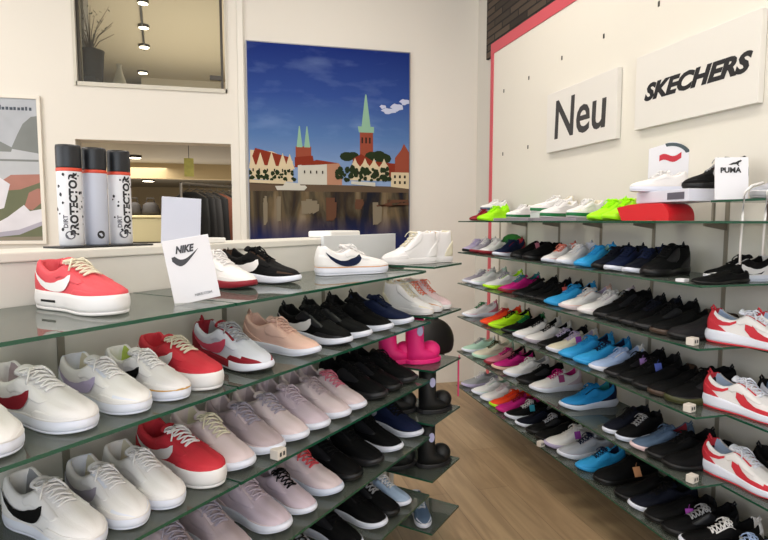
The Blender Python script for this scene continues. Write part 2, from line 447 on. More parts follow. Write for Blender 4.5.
SHOES = [
 ('L1','platform',-0.212,1.153,-47,0.92,'salmon salmon offwhite white cream salmondk','','salmon red platform sneaker with white thick sole on top shelf of left rack'),
 ('L1','airmax',0.040,1.511,-46,0.9,'white white maroon white white white','','white sneaker with maroon sole behind black sneaker on top shelf of left rack'),
 ('L1','airmaxs',0.168,1.611,-36,0.93,'black brown white white black black','','black brown sneaker with white swoosh and white midsole on top shelf of left rack'),
 ('L1','court',0.503,1.917,15,0.97,'white white white navy white white','','white sneaker with navy swoosh and tan sole line on top shelf of left rack'),
 ('L2','court',-0.345,0.964,-48,1.0,'white white white none white white','','white sneaker toe at far left edge of picture on second shelf of left rack'),
 ('L2','court',-0.249,1.059,-40,0.96,'offwhite offwhite white maroon white pinkgrey','','white leather sneaker with dark red swoosh and looped laces on second shelf of left rack'),
 ('L2','court',-0.173,1.135,-46,0.9,'white coolwhite white lilac white cream','','white sneaker with lilac grey swoosh on second shelf of left rack'),
 ('L2','court',-0.106,1.202,-46,0.88,'offwhite white goldline black white lime2','','white sneaker with black swoosh and gold sole line on second shelf of left rack'),
 ('L2','platform',-0.045,1.263,-48,0.92,'red red offwhite white cream red','','red platform sneaker with white laces and swoosh on second shelf of left rack'),
 ('L2','airmax',0.067,1.375,-52,0.98,'coolgrey maroon white rose grey grey','','light grey sneaker with maroon trim and rose swoosh on second shelf of left rack'),
 ('L2','runner',0.207,1.516,-44,0.92,'peach peach white none peach peach','','peach sneaker with white sole on second shelf of left rack'),
 ('L2','airmaxs',0.312,1.620,-48,0.98,'black black white white black black','','black sneaker with white swoosh beside peach sneaker on second shelf of left rack'),
 ('L2','runner',0.389,1.697,-48,0.98,'black black white none black black','','black sneaker second in the black group on second shelf of left rack'),
 ('L2','runner',0.484,1.792,-48,0.98,'black charcoal white rose black black','','black sneaker with small red swoosh on second shelf of left rack'),
 ('L2','runner',0.588,1.896,-42,0.95,'navy black white none navy black','','navy blue sneaker with white sole, last in row on second shelf of left rack'),
 ('L3','court',-0.246,1.062,-44,0.95,'white white white black white grey','','white leather sneaker with large black swoosh on third shelf of left rack'),
 ('L3','court',-0.184,1.124,-50,0.88,'white coolwhite white greylilac white cream','','white sneaker with grey swoosh on third shelf of left rack'),
 ('L3','court',-0.123,1.185,-50,0.9,'white white white none white cream','','plain white sneaker with cream lining on third shelf of left rack'),
 ('L3','platform',-0.044,1.264,-47,0.97,'red red offwhite white white red','','red platform sneaker with white laces on third shelf of left rack'),
 ('L3','runner',0.018,1.326,-52,1.02,'palepink palepink white none cream cream','','pale pink sneaker with cream laces, beside red platform on third shelf of left rack'),
 ('L3','runner',0.094,1.403,-52,1.0,'pinkgrey palepink white none greylilac pinkgrey','','pale pink knit sneaker, second of the pink row on third shelf of left rack'),
 ('L3','runner',0.163,1.471,-52,1.0,'palepink palepink white none greylilac pinkgrey','','pale pink knit sneaker, third of the pink row on third shelf of left rack'),
 ('L3','runner',0.230,1.538,-52,1.0,'lilacpink lilacpink white none lilacpink pinkgrey','','smooth lilac pink sneaker, fourth of the pink row on third shelf of left rack'),
 ('L3','runner',0.304,1.612,-52,1.0,'palepink palepink white none pinkgrey pinkgrey','','pale pink knit sneaker, fifth of the pink row on third shelf of left rack'),
 ('L3','runner',0.365,1.674,-52,1.0,'palepink lilacpink white none rosy pinkgrey','','pale pink sneaker with rose laces, last of pinks on third shelf of left rack'),
 ('L3','runner',0.457,1.765,-50,1.0,'black black charcoal none black black','','black sneaker right of the pink row on third shelf of left rack'),
 ('L3','runner',0.527,1.835,-50,1.0,'black black black none black black','','all black sneaker in the middle of the blacks on third shelf of left rack'),
 ('L3','runner',0.610,1.918,-46,1.02,'black charcoal charcoal none black black','','black sneaker with dark grey sole, last in row on third shelf of left rack'),
 ('L4','runner',-0.072,1.236,-52,1.0,'pinkgrey pinkgrey white none greylilac pinkgrey','','greyish pink knit sneaker at bottom left on fourth shelf of left rack'),
 ('L4','runner',0.009,1.317,-52,1.0,'pinkgrey palepink white none greylilac pinkgrey','','greyish pink sneaker under the white price cube on fourth shelf of left rack'),
 ('L4','runner',0.110,1.418,-50,1.04,'lilacpink palepink white none lilacpink lilacpink','','large lilac pink sneaker on fourth shelf of left rack'),
 ('L4','runner',0.186,1.494,-52,0.88,'lilacpink pinkgrey white none black lilacpink','','small lilac sneaker with dark eyelets on fourth shelf of left rack'),
 ('L4','runner',0.276,1.584,-48,1.04,'palepink lilacpink bluewhite none salmon salmon','','pale pink sneaker with coral laces on fourth shelf of left rack'),
 ('L4','runner',0.349,1.657,-50,1.04,'black black black none black black','','black sneaker right of the pink one on fourth shelf of left rack'),
 ('L4','runner',0.439,1.748,-50,1.04,'black charcoal charcoal white black black','','black sneaker with small white mark on fourth shelf of left rack'),
 ('L4','runner',0.532,1.840,-50,1.0,'black black white none black black','','black sneaker behind the navy one on fourth shelf of left rack'),
 ('L4','runner',0.637,1.945,-58,1.04,'navy black white greylilac black black','','navy black sneaker with grey swoosh and white sole on fourth shelf of left rack'),
 ('L5','runner',0.072,1.380,-52,1.0,'pinkgrey grey white none grey black','','greyish sneaker partly cut off at the bottom edge on lowest shelf of left rack'),
 ('L5','runner',0.236,1.544,-52,1.02,'silver grey white none black grey','','silver grey sneaker with black lace loops on lowest shelf of left rack'),
 ('L5','runner',0.349,1.657,-52,1.0,'black black white none black black','','black sneaker with white sole next to silver one on lowest shelf of left rack'),
 ('L5','runner',0.456,1.764,-50,1.0,'black charcoal white white black black','','black sneaker with white sole in the middle on lowest shelf of left rack'),
 ('L5','runner',0.517,1.825,-50,1.0,'black black black none grey black','','black sneaker with grey laces on lowest shelf of left rack'),
 ('L5','runner',0.579,1.887,-50,0.8,'skyblue2 grey white none white white','','small pale blue sneaker, last in row on lowest shelf of left rack'),
 ('R1','runner',1.425,3.350,200,0.72,'maroon maroon maroon none maroon maroon','','dark red shoe at the far end on top shelf of right wall'),
 ('R1','runner',1.425,3.227,200,0.9,'neon neon neon none neon neon','','neon green shoe at far end on top shelf of right wall'),
 ('R1','court',1.425,2.854,196,0.72,'white white green none white white','','white sneaker with green sole, farthest of the whites on top shelf of right wall'),
 ('R1','court',1.425,2.494,196,0.855,'white white green none white cream','','white sneaker with green sole beside grey box on top shelf of right wall'),
 ('R1','court',1.425,2.268,196,0.81,'white cream green none white cream','','white cream sneaker with green sole before neon pair on top shelf of right wall'),
 ('R1','runner',1.425,2.103,198,0.9,'neon neon neon none neon lime2','','neon yellow green runner, left of the pair on top shelf of right wall'),
 ('R1','runner',1.425,2.002,198,0.9,'neon lime2 neon none neon lime2','','neon yellow green runner beside red stand on top shelf of right wall'),
 ('R2','runner',1.425,3.460,204,0.81,'lilac white black none lilac lilac','','lilac shoe with black toe at far end on second shelf of right wall'),
 ('R2','runner',1.425,3.334,204,0.855,'greylilac white maroon none white grey','','grey lilac shoe second from far end on second shelf of right wall'),
 ('R2','runner',1.425,3.197,202,0.9,'white palepink maroon none white green','','white and pink shoe with maroon sole on second shelf of right wall'),
 ('R2','runner',1.425,3.004,202,0.9,'navy maroon white none navy navy','','navy shoe with maroon trim on second shelf of right wall'),
 ('R2','slip',1.425,2.784,198,0.99,'black black black none black black','pinktag','black shoe with pink tag on second shelf of right wall'),
 ('R2','slip',1.425,2.653,198,0.99,'black black black none black black','','black shoe behind white coral one on second shelf of right wall'),
 ('R2','runner',1.425,2.466,198,0.855,'white coral white none coral white','','white sneaker with coral trim on second shelf of right wall'),
 ('R2','runner',1.425,2.334,200,0.918,'white coolwhite white none white white','','white sneaker left of the blue one on second shelf of right wall'),
 ('R2','runner',1.425,2.191,196,0.9,'sky sky sky none sky mint','','light blue sneaker on second shelf of right wall'),
 ('R2','runner',1.425,2.062,200,0.9,'inky inky black none inky black','','dark navy sneaker right of the blue one on second shelf of right wall'),
 ('R2','runner',1.425,1.976,200,0.918,'navy inky white none navy black','','navy sneaker with white sole on second shelf of right wall'),
 ('R2','runner',1.425,1.863,200,0.918,'inky navy white none navy black','','second navy sneaker with white sole on second shelf of right wall'),
 ('R2','boot',1.425,1.764,198,0.918,'black black black none black black','','tall black sneaker at end of dark row on second shelf of right wall'),
 ('R3','runner',1.425,3.460,182,0.846,'greylilac grey white none white grey','','grey lilac shoe at far end on third shelf of right wall'),
 ('R3','runner',1.425,3.350,180,0.94,'white mint white none white white','','white mint shoe near the far end on third shelf of right wall'),
 ('R3','runner',1.425,3.140,180,0.94,'white lime lime none greylilac lime','','white sneaker with lime sole on third shelf of right wall'),
 ('R3','runner',1.425,2.940,180,0.94,'magenta teal maroon none teal teal','','maroon and teal sneaker on third shelf of right wall'),
 ('R3','runner',1.425,2.761,178,0.94,'black black black none black black','','black sneaker right of the maroon one on third shelf of right wall'),
 ('R3','runner',1.425,2.632,178,0.94,'black inky black none black black','','black navy sneaker in the far black group on third shelf of right wall'),
 ('R3','runner',1.425,2.532,178,0.94,'black charcoal black rosy black black','coraltag','black sneaker with coral logo on third shelf of right wall'),
 ('R3','runner',1.425,2.438,176,0.959,'sky sky sky none sky black','','light blue sneaker with black heel on third shelf of right wall'),
 ('R3','runner',1.425,2.309,176,0.94,'white peach palepink none white lilac','','white sneaker with peach trim on third shelf of right wall'),
 ('R3','runner',1.425,2.161,178,0.996,'white lilacpink offwhite none white offwhite','','large white sneaker beside the black row on third shelf of right wall'),
 ('R3','boot',1.425,2.050,176,0.94,'black black black none black black','','tall black sneaker first of the near black row on third shelf of right wall'),
 ('R3','runner',1.425,1.966,176,0.94,'black charcoal black none black black','','black sneaker second of the near black row on third shelf of right wall'),
 ('R3','runner',1.425,1.882,176,0.94,'black inky charcoal none inky black','','black sneaker third of the near black row on third shelf of right wall'),
 ('R3','runner',1.425,1.798,176,0.94,'black black charcoal white black black','','black sneaker with white logo, near black row on third shelf of right wall'),
 ('R3','slip',1.425,1.714,176,0.94,'black brown brown none black black','','black shoe with brownish toe, near black row on third shelf of right wall'),
 ('R3','slip',1.425,1.630,174,0.94,'charcoal brown black none black black','','brown black shoe beside white price cube on third shelf of right wall'),
 ('R4','runner',1.425,3.460,178,0.893,'white rosy white none green white','','white sneaker with pink heel at far end on fourth shelf of right wall'),
 ('R4','runner',1.425,3.168,176,0.94,'orange orange orange none red orange','','bright orange sneaker on fourth shelf of right wall'),
 ('R4','runner',1.425,3.057,176,0.94,'lime black lime none black black','','lime yellow sneaker beside orange one on fourth shelf of right wall'),
 ('R4','runner',1.425,2.890,176,0.94,'black green black none green black','','black green sneaker on fourth shelf of right wall'),
 ('R4','runner',1.425,2.750,174,0.978,'white white white none black black','','white sneaker with black eyelets on fourth shelf of right wall'),
 ('R4','runner',1.425,2.632,174,0.94,'white white greylilac none black black','','second white sneaker with black collar on fourth shelf of right wall'),
 ('R4','runner',1.425,2.495,174,0.94,'black inky black none lilac black','','black sneaker between white ones on fourth shelf of right wall'),
 ('R4','runner',1.425,2.411,174,0.94,'cream white white none lilac lilac','purpletag','cream white sneaker with purple tag on fourth shelf of right wall'),
 ('R4','runner',1.425,2.301,174,0.959,'sky sky sky none sky navy','','sky blue sneaker left of the pair on fourth shelf of right wall'),
 ('R4','runner',1.425,2.183,174,0.959,'sky skydk sky none navy navy','','sky blue sneaker with navy collar on fourth shelf of right wall'),
 ('R4','runner',1.425,2.069,174,0.893,'paleblue white white none paleblue paleblue','','pale blue white sneaker beside black ones on fourth shelf of right wall'),
 ('R4','runner',1.425,1.966,174,0.94,'black black charcoal none black black','lilactag','black sneaker with pink lilac label on fourth shelf of right wall'),
 ('R4','runner',1.425,1.882,174,0.94,'black charcoal black none black black','bluetag','black sneaker with blue label on fourth shelf of right wall'),
 ('R4','slip',1.425,1.798,174,0.94,'black brown black white black black','','black shoe with brown toe and white mark on fourth shelf of right wall'),
 ('R4','slip',1.425,1.714,174,0.94,'black brown brown white black black','','second black shoe with brown toe on fourth shelf of right wall'),
 ('R4','boot',1.425,1.630,174,0.94,'black black olive none black black','','black shoe with olive sole beside price cube on fourth shelf of right wall'),
 ('R5','runner',1.425,3.460,176,0.846,'mint white white none grey cream','','mint white sneaker at far end on fifth shelf of right wall'),
 ('R5','runner',1.425,3.287,176,0.987,'cream mint mint none olive cream','','cream sneaker with mint sole on fifth shelf of right wall'),
 ('R5','runner',1.425,3.112,174,0.94,'rosy black maroon none magenta black','','pink and black sneaker on fifth shelf of right wall'),
 ('R5','runner',1.425,3.004,174,0.94,'magenta black peach none black black','','black magenta sneaker with pale sole on fifth shelf of right wall'),
 ('R5','runner',1.425,2.854,172,0.959,'white white white none white grey','','plain white sneaker on fifth shelf of right wall'),
 ('R5','runner',1.425,2.706,172,0.94,'black black black none black black','','black sneaker right of plain white one on fifth shelf of right wall'),
 ('R5','runner',1.425,2.561,176,0.996,'white lilacpink white none magenta magenta','magtag','white sneaker with magenta lace tag on fifth shelf of right wall'),
 ('R5','runner',1.425,2.284,178,1.015,'skydk navy bluewhite none skydk teal','','blue and navy running shoe with thick white sole on fifth shelf of right wall'),
 ('R5','boot',1.425,1.966,180,0.771,'inky inky white none black black','','small black shoe with white sole on fifth shelf of right wall'),
 ('R5','boot',1.425,1.882,184,0.771,'black charcoal bluewhite none grey black','','black shoe with grey laces and pale sole on fifth shelf of right wall'),
 ('R5','runner',1.425,1.798,168,0.865,'slate slate rosewhite none slate maroon','','slate blue sneaker with white toe on fifth shelf of right wall'),
 ('R5','runner',1.425,1.714,168,0.921,'black charcoal black none black black','','black sneaker with white mark beside slate one on fifth shelf of right wall'),
 ('R5','slip',1.425,1.630,170,0.94,'black black black none black black','','black shoe nearest the white price cube on fifth shelf of right wall'),
 ('R6','runner',1.425,3.460,174,0.893,'grey lilac lilac none white grey','','grey shoe with loose laces at far end on lowest shelf of right wall'),
 ('R6','runner',1.425,3.287,172,0.94,'white mint white none white mint','','white mint sneaker near far end on lowest shelf of right wall'),
 ('R6','runner',1.425,3.154,172,0.94,'white palepink white none palepink white','','white pink sneaker left of orange one on lowest shelf of right wall'),
 ('R6','runner',1.425,3.030,172,0.94,'orange red lime none orange red','','orange sneaker with lime sole on lowest shelf of right wall'),
 ('R6','runner',1.425,2.940,172,0.94,'magenta magenta magenta none maroon maroon','','magenta sneaker on lowest shelf of right wall'),
 ('R6','runner',1.425,2.830,172,0.94,'black grey white none white black','holotag','black sneaker with white sole and hologram tag on lowest shelf of right wall'),
 ('R6','runner',1.425,2.706,172,0.893,'inky navy white none black black','','dark blue sneaker with white sole on lowest shelf of right wall'),
 ('R6','runner',1.425,2.591,172,0.94,'black black black none silver black','','black sneaker with silver laces on lowest shelf of right wall'),
 ('R6','slip',1.425,2.496,172,0.94,'black black black none silver black','','black shoe with silver mark on lowest shelf of right wall'),
 ('R6','runner',1.425,2.410,172,0.987,'white white lilac none white white','purpletag','white sneaker with purple tag on lowest shelf of right wall'),
 ('R6','runner',1.425,2.292,174,0.987,'silver greylilac white none navy grey','','silver lilac sneaker on lowest shelf of right wall'),
 ('R6','runner',1.425,2.146,178,0.846,'sky skydk sky none navy navy','','sky blue sneaker beside black one on lowest shelf of right wall'),
 ('R6','slip',1.425,2.015,180,1.081,'black black black none black black','orangetag','long black shoe with orange tag on lowest shelf of right wall'),
 ('R6','slip',1.425,1.882,168,0.94,'black olive black none black black','','black shoe with dark toe left of navy one on lowest shelf of right wall'),
 ('R6','runner',1.425,1.796,168,0.94,'inky inky white none black black','','dark navy sneaker with white sole edge on lowest shelf of right wall'),
 ('R6','slip',1.425,1.710,166,0.94,'black charcoal black none black black','purpletag','black slip on with round toe and purple tag on lowest shelf of right wall'),
 ('R6','runner',1.425,1.624,164,0.94,'black black black none grey black','','black shoe left of the white striped one on lowest shelf of right wall'),
 ('R6','runner',1.425,1.538,160,0.94,'black white white white white black','','black sneaker with white side stripes on lowest shelf of right wall'),
 ('R6','runner',1.425,1.444,158,0.94,'black inky white none paleblue paleblue','','black sneaker with pale blue tongue on lowest shelf of right wall'),
 ('R6','slip',1.425,1.351,158,0.94,'black black black none black black','','black shoe at bottom right corner on lowest shelf of right wall'),
]
ZS = dict(L1=1.124, L2=.939, L3=.723, L4=.511, L5=.29, R1=1.3, R2=1.10, R3=.9, R4=.68, R5=.45, R6=.22)
GRP = dict(L='shoes on the left rack', R='shoes on the right wall')
for s, kind, X, Y, yaw, size, cols, tg, label in SHOES:
    a = math.radians(yaw); h = L0*size/2*.97
    z = ZS[s]+.0008
    if s == 'R1' and kind == 'court': z += .016      # these stand on low grey display blocks
    shoe(kind, (X-h*math.cos(a), Y-h*math.sin(a), z), yaw, size, cols.split(), label, tg, group=GRP[s[0]]+', '+s[0].replace('L', 'row ').replace('R', 'row ')+s[1], line='tan' if 'tan sole' in label else None)

# ------------------------------------------------------------------ glass and metal
def glass_mat(key, tint, edge=False):
    m = bpy.data.materials.new(key); m.use_nodes = True; nt = m.node_tree; nt.nodes.clear()
    out = nt.nodes.new('ShaderNodeOutputMaterial'); g = nt.nodes.new('ShaderNodeBsdfGlossy'); g.inputs['Roughness'].default_value = .03
    t = nt.nodes.new('ShaderNodeBsdfTransparent'); t.inputs['Color'].default_value = tint
    fr = nt.nodes.new('ShaderNodeFresnel'); fr.inputs['IOR'].default_value = 1.5
    mx = nt.nodes.new('ShaderNodeMixShader')
    nt.links.new(fr.outputs[0], mx.inputs[0]); nt.links.new(t.outputs[0], mx.inputs[1]); nt.links.new(g.outputs[0], mx.inputs[2])
    if not edge:
        d = nt.nodes.new('ShaderNodeBsdfDiffuse'); d.inputs['Color'].default_value = (.42, .47, .42, 1)
        m2 = nt.nodes.new('ShaderNodeMixShader'); m2.inputs[0].default_value = .12
        nt.links.new(mx.outputs[0], m2.inputs[1]); nt.links.new(d.outputs[0], m2.inputs[2]); nt.links.new(m2.outputs[0], out.inputs[0])
    else: nt.links.new(mx.outputs[0], out.inputs[0])
    return m
GLS = glass_mat('shelf_glass', (.87, .91, .875, 1))
PANE = glass_mat('window_glass', (.93, .95, .93, 1), True)
GEDGE = mat('glass_edge', '#174c37', .15, spec=.6)
METAL = mat('bracket_metal', '#8d867b', .35, .8)
METD = mat('dark_metal', '#4a4640', .4, .7)
WHT = mat('white_card', '#e3e2e6', .55, spec=.3)
INK = mat('black_ink', '#17171a', .5)

def glass_shelf(name, corners, z, label, group, cat='glass shelf'):
    th = .007
    bm = bmesh.new(); n = len(corners)
    T = [bm.verts.new((c[0], c[1], z)) for c in corners]; B = [bm.verts.new((c[0], c[1], z-th)) for c in corners]
    f = bm.faces.new(T); f.material_index = 0; f = bm.faces.new(B[::-1]); f.material_index = 0
    for i in range(n):
        f = bm.faces.new((T[i], T[(i+1) % n], B[(i+1) % n], B[i])); f.material_index = 1
    bmesh.ops.recalc_face_normals(bm, faces=bm.faces)
    r = thing(name, label, cat, (0, 0, 0), 0, group)
    obj('glass_pane', bm, [GLS, GEDGE], r)
    return r
def bracket(parent, pt, d, ln, z):
    """a tapering arm under the glass: pt is the point on the wall, d the direction into the room"""
    d = Vector((d[0], d[1], 0)).normalized(); s = Vector((-d.y, d.x, 0))*.003
    p = Vector((pt[0], pt[1], 0)); zt = z-.0085
    bm = bmesh.new(); q = []
    for sg in (1, -1):
        q.append([bm.verts.new(p+s*sg+Vector((0, 0, zt))), bm.verts.new(p+d*ln+s*sg+Vector((0, 0, zt))), bm.verts.new(p+d*ln+s*sg+Vector((0, 0, zt-.010))), bm.verts.new(p+s*sg+Vector((0, 0, zt-.026)))])
    bm.faces.new(q[0]); bm.faces.new(q[1][::-1])
    for k in range(4): bm.faces.new((q[0][k], q[1][k], q[1][(k+1) % 4], q[0][(k+1) % 4]))
    bmesh.ops.recalc_face_normals(bm, faces=bm.faces)
    obj('bracket', bm, METAL, parent)

# ------------------------------------------------------------------ room shell
WALL = cream_wall('back_wall_paint', '#dfdad0'); WALLR = cream_wall('panel_cream', '#dfdace'); WALLG = cream_wall('pillar_grey', '#cfccc4')
def wood_floor():
    m = bpy.data.materials.new('wood_floor'); m.use_nodes = True; nt = m.node_tree; b = nt.nodes['Principled BSDF']
    tc = nt.nodes.new('ShaderNodeTexCoord'); mp = nt.nodes.new('ShaderNodeMapping'); mp.inputs['Rotation'].default_value = (0, 0, PI/2)
    nt.links.new(tc.outputs['Object'], mp.inputs['Vector'])
    br = nt.nodes.new('ShaderNodeTexBrick'); br.inputs['Scale'].default_value = 1
    br.inputs['Brick Width'].default_value = 1.25; br.inputs['Row Height'].default_value = .16; br.inputs['Mortar Size'].default_value = .0012
    br.inputs['Color1'].default_value = lin('#b09878'); br.inputs['Color2'].default_value = lin('#a38a6b'); br.inputs['Mortar'].default_value = lin('#7c6650')
    br.offset = .37
    nt.links.new(mp.outputs[0], br.inputs['Vector'])
    m2 = nt.nodes.new('ShaderNodeMapping'); m2.inputs['Scale'].default_value = (9, .8, 1); nt.links.new(tc.outputs['Object'], m2.inputs['Vector'])
    n = nt.nodes.new('ShaderNodeTexNoise'); n.inputs['Scale'].default_value = 2.2; n.inputs['Detail'].default_value = 6; n.inputs['Distortion'].default_value = 1.2
    nt.links.new(m2.outputs[0], n.inputs['Vector'])
    cr = nt.nodes.new('ShaderNodeValToRGB'); cr.color_ramp.elements[0].position = .35; cr.color_ramp.elements[0].color = (.80, .77, .74, 1); cr.color_ramp.elements[1].position = .65; cr.color_ramp.elements[1].color = (1.1, 1.08, 1.05, 1)
    nt.links.new(n.outputs['Fac'], cr.inputs[0])
    mx = nt.nodes.new('ShaderNodeMix'); mx.data_type = 'RGBA'; mx.blend_type = 'MULTIPLY'; mx.inputs['Factor'].default_value = 1
    nt.links.new(br.outputs['Color'], mx.inputs['A']); nt.links.new(cr.outputs[0], mx.inputs['B']); nt.links.new(mx.outputs['Result'], b.inputs['Base Color'])
    b.inputs['Roughness'].default_value = .38
    return m
FLOOR = wood_floor()
struct(obj('floor', bx(-4, 2.2, -3, 4.6, -.1, 0), FLOOR))
# back wall with the two openings (x -0.99..-0.055 both)
OX0, OX1 = -1.016, -.012; WX0, WX1 = -.985, -.04
bm = bmesh.new(); T = .16
bx(-4, OX0, YB, YB+T, 0, 3.4, bm)
bx(.0, 2.0, YB, YB+T, 0, 3.4, bm)
bx(OX0, .0, YB, YB+T, 0, 1.10, bm)
bx(OX0, .0, YB, YB+T, 1.845, 2.21, bm)
bx(OX0, .0, YB, YB+T, 3.05, 3.4, bm)
bx(OX1, 0, YB, YB+T, 1.10, 1.845, bm); bx(OX0, WX0, YB, YB+T, 2.21, 3.05, bm); bx(WX1, 0, YB, YB+T, 2.21, 3.05, bm)
struct(obj('wall_back', bm, WALL))
# shallow pilaster edge beside the city picture
struct(obj('trim_1', bx(.045, .088, YB-.02, YB, 0, 3.4), mat('trim_pale', '#e2ded4', .5), bevel=.004))
# right: real wall behind, brick above, cream slatwall panel with red edging in front
def brick_mat():
    m = bpy.data.materials.new('dark_brick'); m.use_nodes = True; nt = m.node_tree; b = nt.nodes['Principled BSDF']
    tc = nt.nodes.new('ShaderNodeTexCoord'); mp = nt.nodes.new('ShaderNodeMapping'); mp.inputs['Rotation'].default_value = (PI/2, 0, PI/2)
    nt.links.new(tc.outputs['Object'], mp.inputs['Vector'])
    sp = nt.nodes.new('ShaderNodeSeparateXYZ'); cb = nt.nodes.new('ShaderNodeCombineXYZ'); nt.links.new(tc.outputs['Object'], sp.inputs[0])
    nt.links.new(sp.outputs['Y'], cb.inputs['X']); nt.links.new(sp.outputs['Z'], cb.inputs['Y'])
    br = nt.nodes.new('ShaderNodeTexBrick'); br.inputs['Scale'].default_value = 1; br.inputs['Brick Width'].default_value = .24; br.inputs['Row Height'].default_value = .05
    br.inputs['Mortar Size'].default_value = .006; br.inputs['Color1'].default_value = lin('#54473a'); br.inputs['Color2'].default_value = lin('#2e261f'); br.inputs['Mortar'].default_value = lin('#15120f')
    nt.links.new(cb.outputs[0], br.inputs['Vector']); nt.links.new(br.outputs['Color'], b.inputs['Base Color']); b.inputs['Roughness'].default_value = .8
    bp = nt.nodes.new('ShaderNodeBump'); bp.inputs['Strength'].default_value = .6; bp.inputs['Distance'].default_value = .01
    nt.links.new(br.outputs['Fac'], bp.inputs['Height']); bp.invert = True; nt.links.new(bp.outputs['Normal'], b.inputs['Normal'])
    return m
struct(obj('wall_right', bx(1.87, 2.0, -3, YB, 0, 3.4), WALLG))
struct(obj('trim_2', bx(1.85, 1.87, -1.6, 4.10, 2.50, 3.4), brick_mat()))
struct(obj('trim_3', bx(XW, 1.87, -1.6, 3.75, 0, 2.445), WALLR))
RED = mat('red_edging', '#c8505a', .5)
struct(obj('trim_4', bx(XW-.006, 1.87, -1.6, 3.79, 2.445, 2.515), RED))
struct(obj('trim_5', bx(XW-.006, 1.87, 3.75, 3.79, 0, 2.445), RED))
# left, front, ceiling
b_ = bmesh.new(); bx(-4.1, -4, -3, -2.2, 0, 3.4, b_); bx(-4.1, -4, 2.6, YB+T, 0, 3.4, b_); bx(-4.1, -4, -2.2, 2.6, 0, .7, b_); bx(-4.1, -4, -2.2, 2.6, 2.9, 3.4, b_)
struct(obj('wall_left', b_, WALL))
b_ = bmesh.new(); bx(-4.09, -4.01, -2.2, 2.6, .7, .76, b_); bx(-4.09, -4.01, -2.2, 2.6, 2.84, 2.9, b_)
for y_ in (-2.17, -.6, 1.0, 2.57): bx(-4.09, -4.01, y_-.03, y_+.03, .76, 2.84, b_)
struct(obj('added_window', b_, METD))  # unseen window frame and opening, added to let side light reach the right shelves
struct(obj('ceiling', bx(-4.1, 2.0, -3, YB+T, 3.4, 3.5), mat('ceiling_white', '#e4e0d6', .8)))
bm = bmesh.new()
bx(-4, -3.4, -3.1, -3, 0, 3.4, bm); bx(1.4, 2, -3.1, -3, 0, 3.4, bm); bx(-3.4, 1.4, -3.1, -3, 2.9, 3.4, bm); bx(-3.4, 1.4, -3.1, -3, 0, .3, bm)
struct(obj('wall_front', bm, WALL))
# slots in the panel for hooks
bm = bmesh.new()
for k, (y, z) in enumerate([(2.518, 2.191), (2.144, 2.21), (2.888, 2.186), (3.253, 2.165), (3.589, 2.159), (3.247, 1.751), (3.588, 1.747)]):
    b_ = bmesh.new(); bx(XW-.003, XW+.001, y-.005, y+.005, z-.011, z+.011, b_)
    tag(obj('panel_slot', b_, METD, bevel=.001), 'small dark metal hook slot in the cream panel above the shelves', 'wall slot', 'hook slots in the cream panel')
# slotted uprights of the right wall
for y in (1.74, 2.12, 2.49, 2.87, 3.24, 3.61):
    b_ = bmesh.new(); bx(XW-.003, XW+.001, y-.009, y+.009, 0, 1.40, b_, 0)
    o = obj('upright_rail', b_, mat('rail_grey', '#9b9484', .5, .3))
    ordn = {1.74: 'nearest', 2.12: 'second nearest', 2.49: 'third nearest', 2.87: 'third farthest', 3.24: 'second farthest', 3.61: 'farthest'}[y]
    tag(o, f'thin grey vertical shelf rail on the cream panel, {ordn} of six', 'rail', 'shelf rails on the right wall')
# right glass shelves
XF = 1.40
names = {'R1': 'top', 'R2': 'second', 'R3': 'third', 'R4': 'fourth', 'R5': 'fifth', 'R6': 'lowest'}
for k in ('R1', 'R2', 'R3', 'R4', 'R5', 'R6'):
    z = ZS[k]; x1 = XW-.004
    y0 = 1.0 if k in ('R1', 'R6') else 1.478
    r = glass_shelf('glass_shelf', [(XF, y0), (x1, y0), (x1, 3.5), (XF, 3.5)], z, f'long green edged glass shelf on the right wall, {names[k]} of six', 'glass shelves on the right wall')
    for y in (1.74, 2.12, 2.49, 2.87, 3.24):
        bracket(r, (x1, y), (-1, 0), .10 if k == 'R1' else .26, z)
for k, dx in (('R3', .19), ('R4', .12), ('R5', .11)):
    z = ZS[k]; x1 = XW-.004
    r = glass_shelf('glass_shelf', [(XF+dx, .7), (x1, .7), (x1, 1.474), (XF+dx, 1.474)], z, f'shallower glass shelf carrying a red white sneaker, {names[k]} row of right wall', 'shallow glass shelves at the near right')
    bracket(r, (x1, 1.3), (-1, 0), .15, z)

# ------------------------------------------------------------------ left rack
QB = 1.255
BOARD = cream_wall('rack_board', '#d6d3cb')
r = thing('shelf_rack', 'long pale grey shelf rack board standing diagonally at the left', 'shelf rack', G(0, 0))
r.location = (0, 0, 0)
def gbox(p0, p1, q0, q1, z0, z1, bm=None, mi=0):
    bm = bm or bmesh.new()
    c = G((p0+p1)/2, (q0+q1)/2, (z0+z1)/2); box(bm, c, (abs(p1-p0), abs(q1-q0), abs(z1-z0)), rz=PI/4, mi=mi); return bm
obj('board', gbox(-.3, 2.2, QB, QB+.16, 0, 1.215), BOARD, r, bevel=.003)
obj('top_cap', gbox(-.3, 2.2, QB-.006, QB+.17, 1.2155, 1.236), mat('cap_cream', '#dedad0', .5), r, bevel=.003)
obj('end_panel', gbox(2.2005, 2.212, QB-.004, QB+.165, 0, 1.236), mat('cap_white', '#e4e1da', .5), r, bevel=.002)
for p in (.235, .72, 1.205, 1.69, 2.16):
    obj('upright', gbox(p-.008, p+.008, QB-.004, QB-.0005, 0, 1.2), mat('rail_grey2', '#8e8a7e', .5, .3), r)
o = obj('kick_plate', gbox(-.3, 2.2, QB-.012, QB-.0045, 0, .10), mat('kick', '#77736a', .6), r)
ln = dict(L1='top', L2='second', L3='third', L4='fourth', L5='lowest')
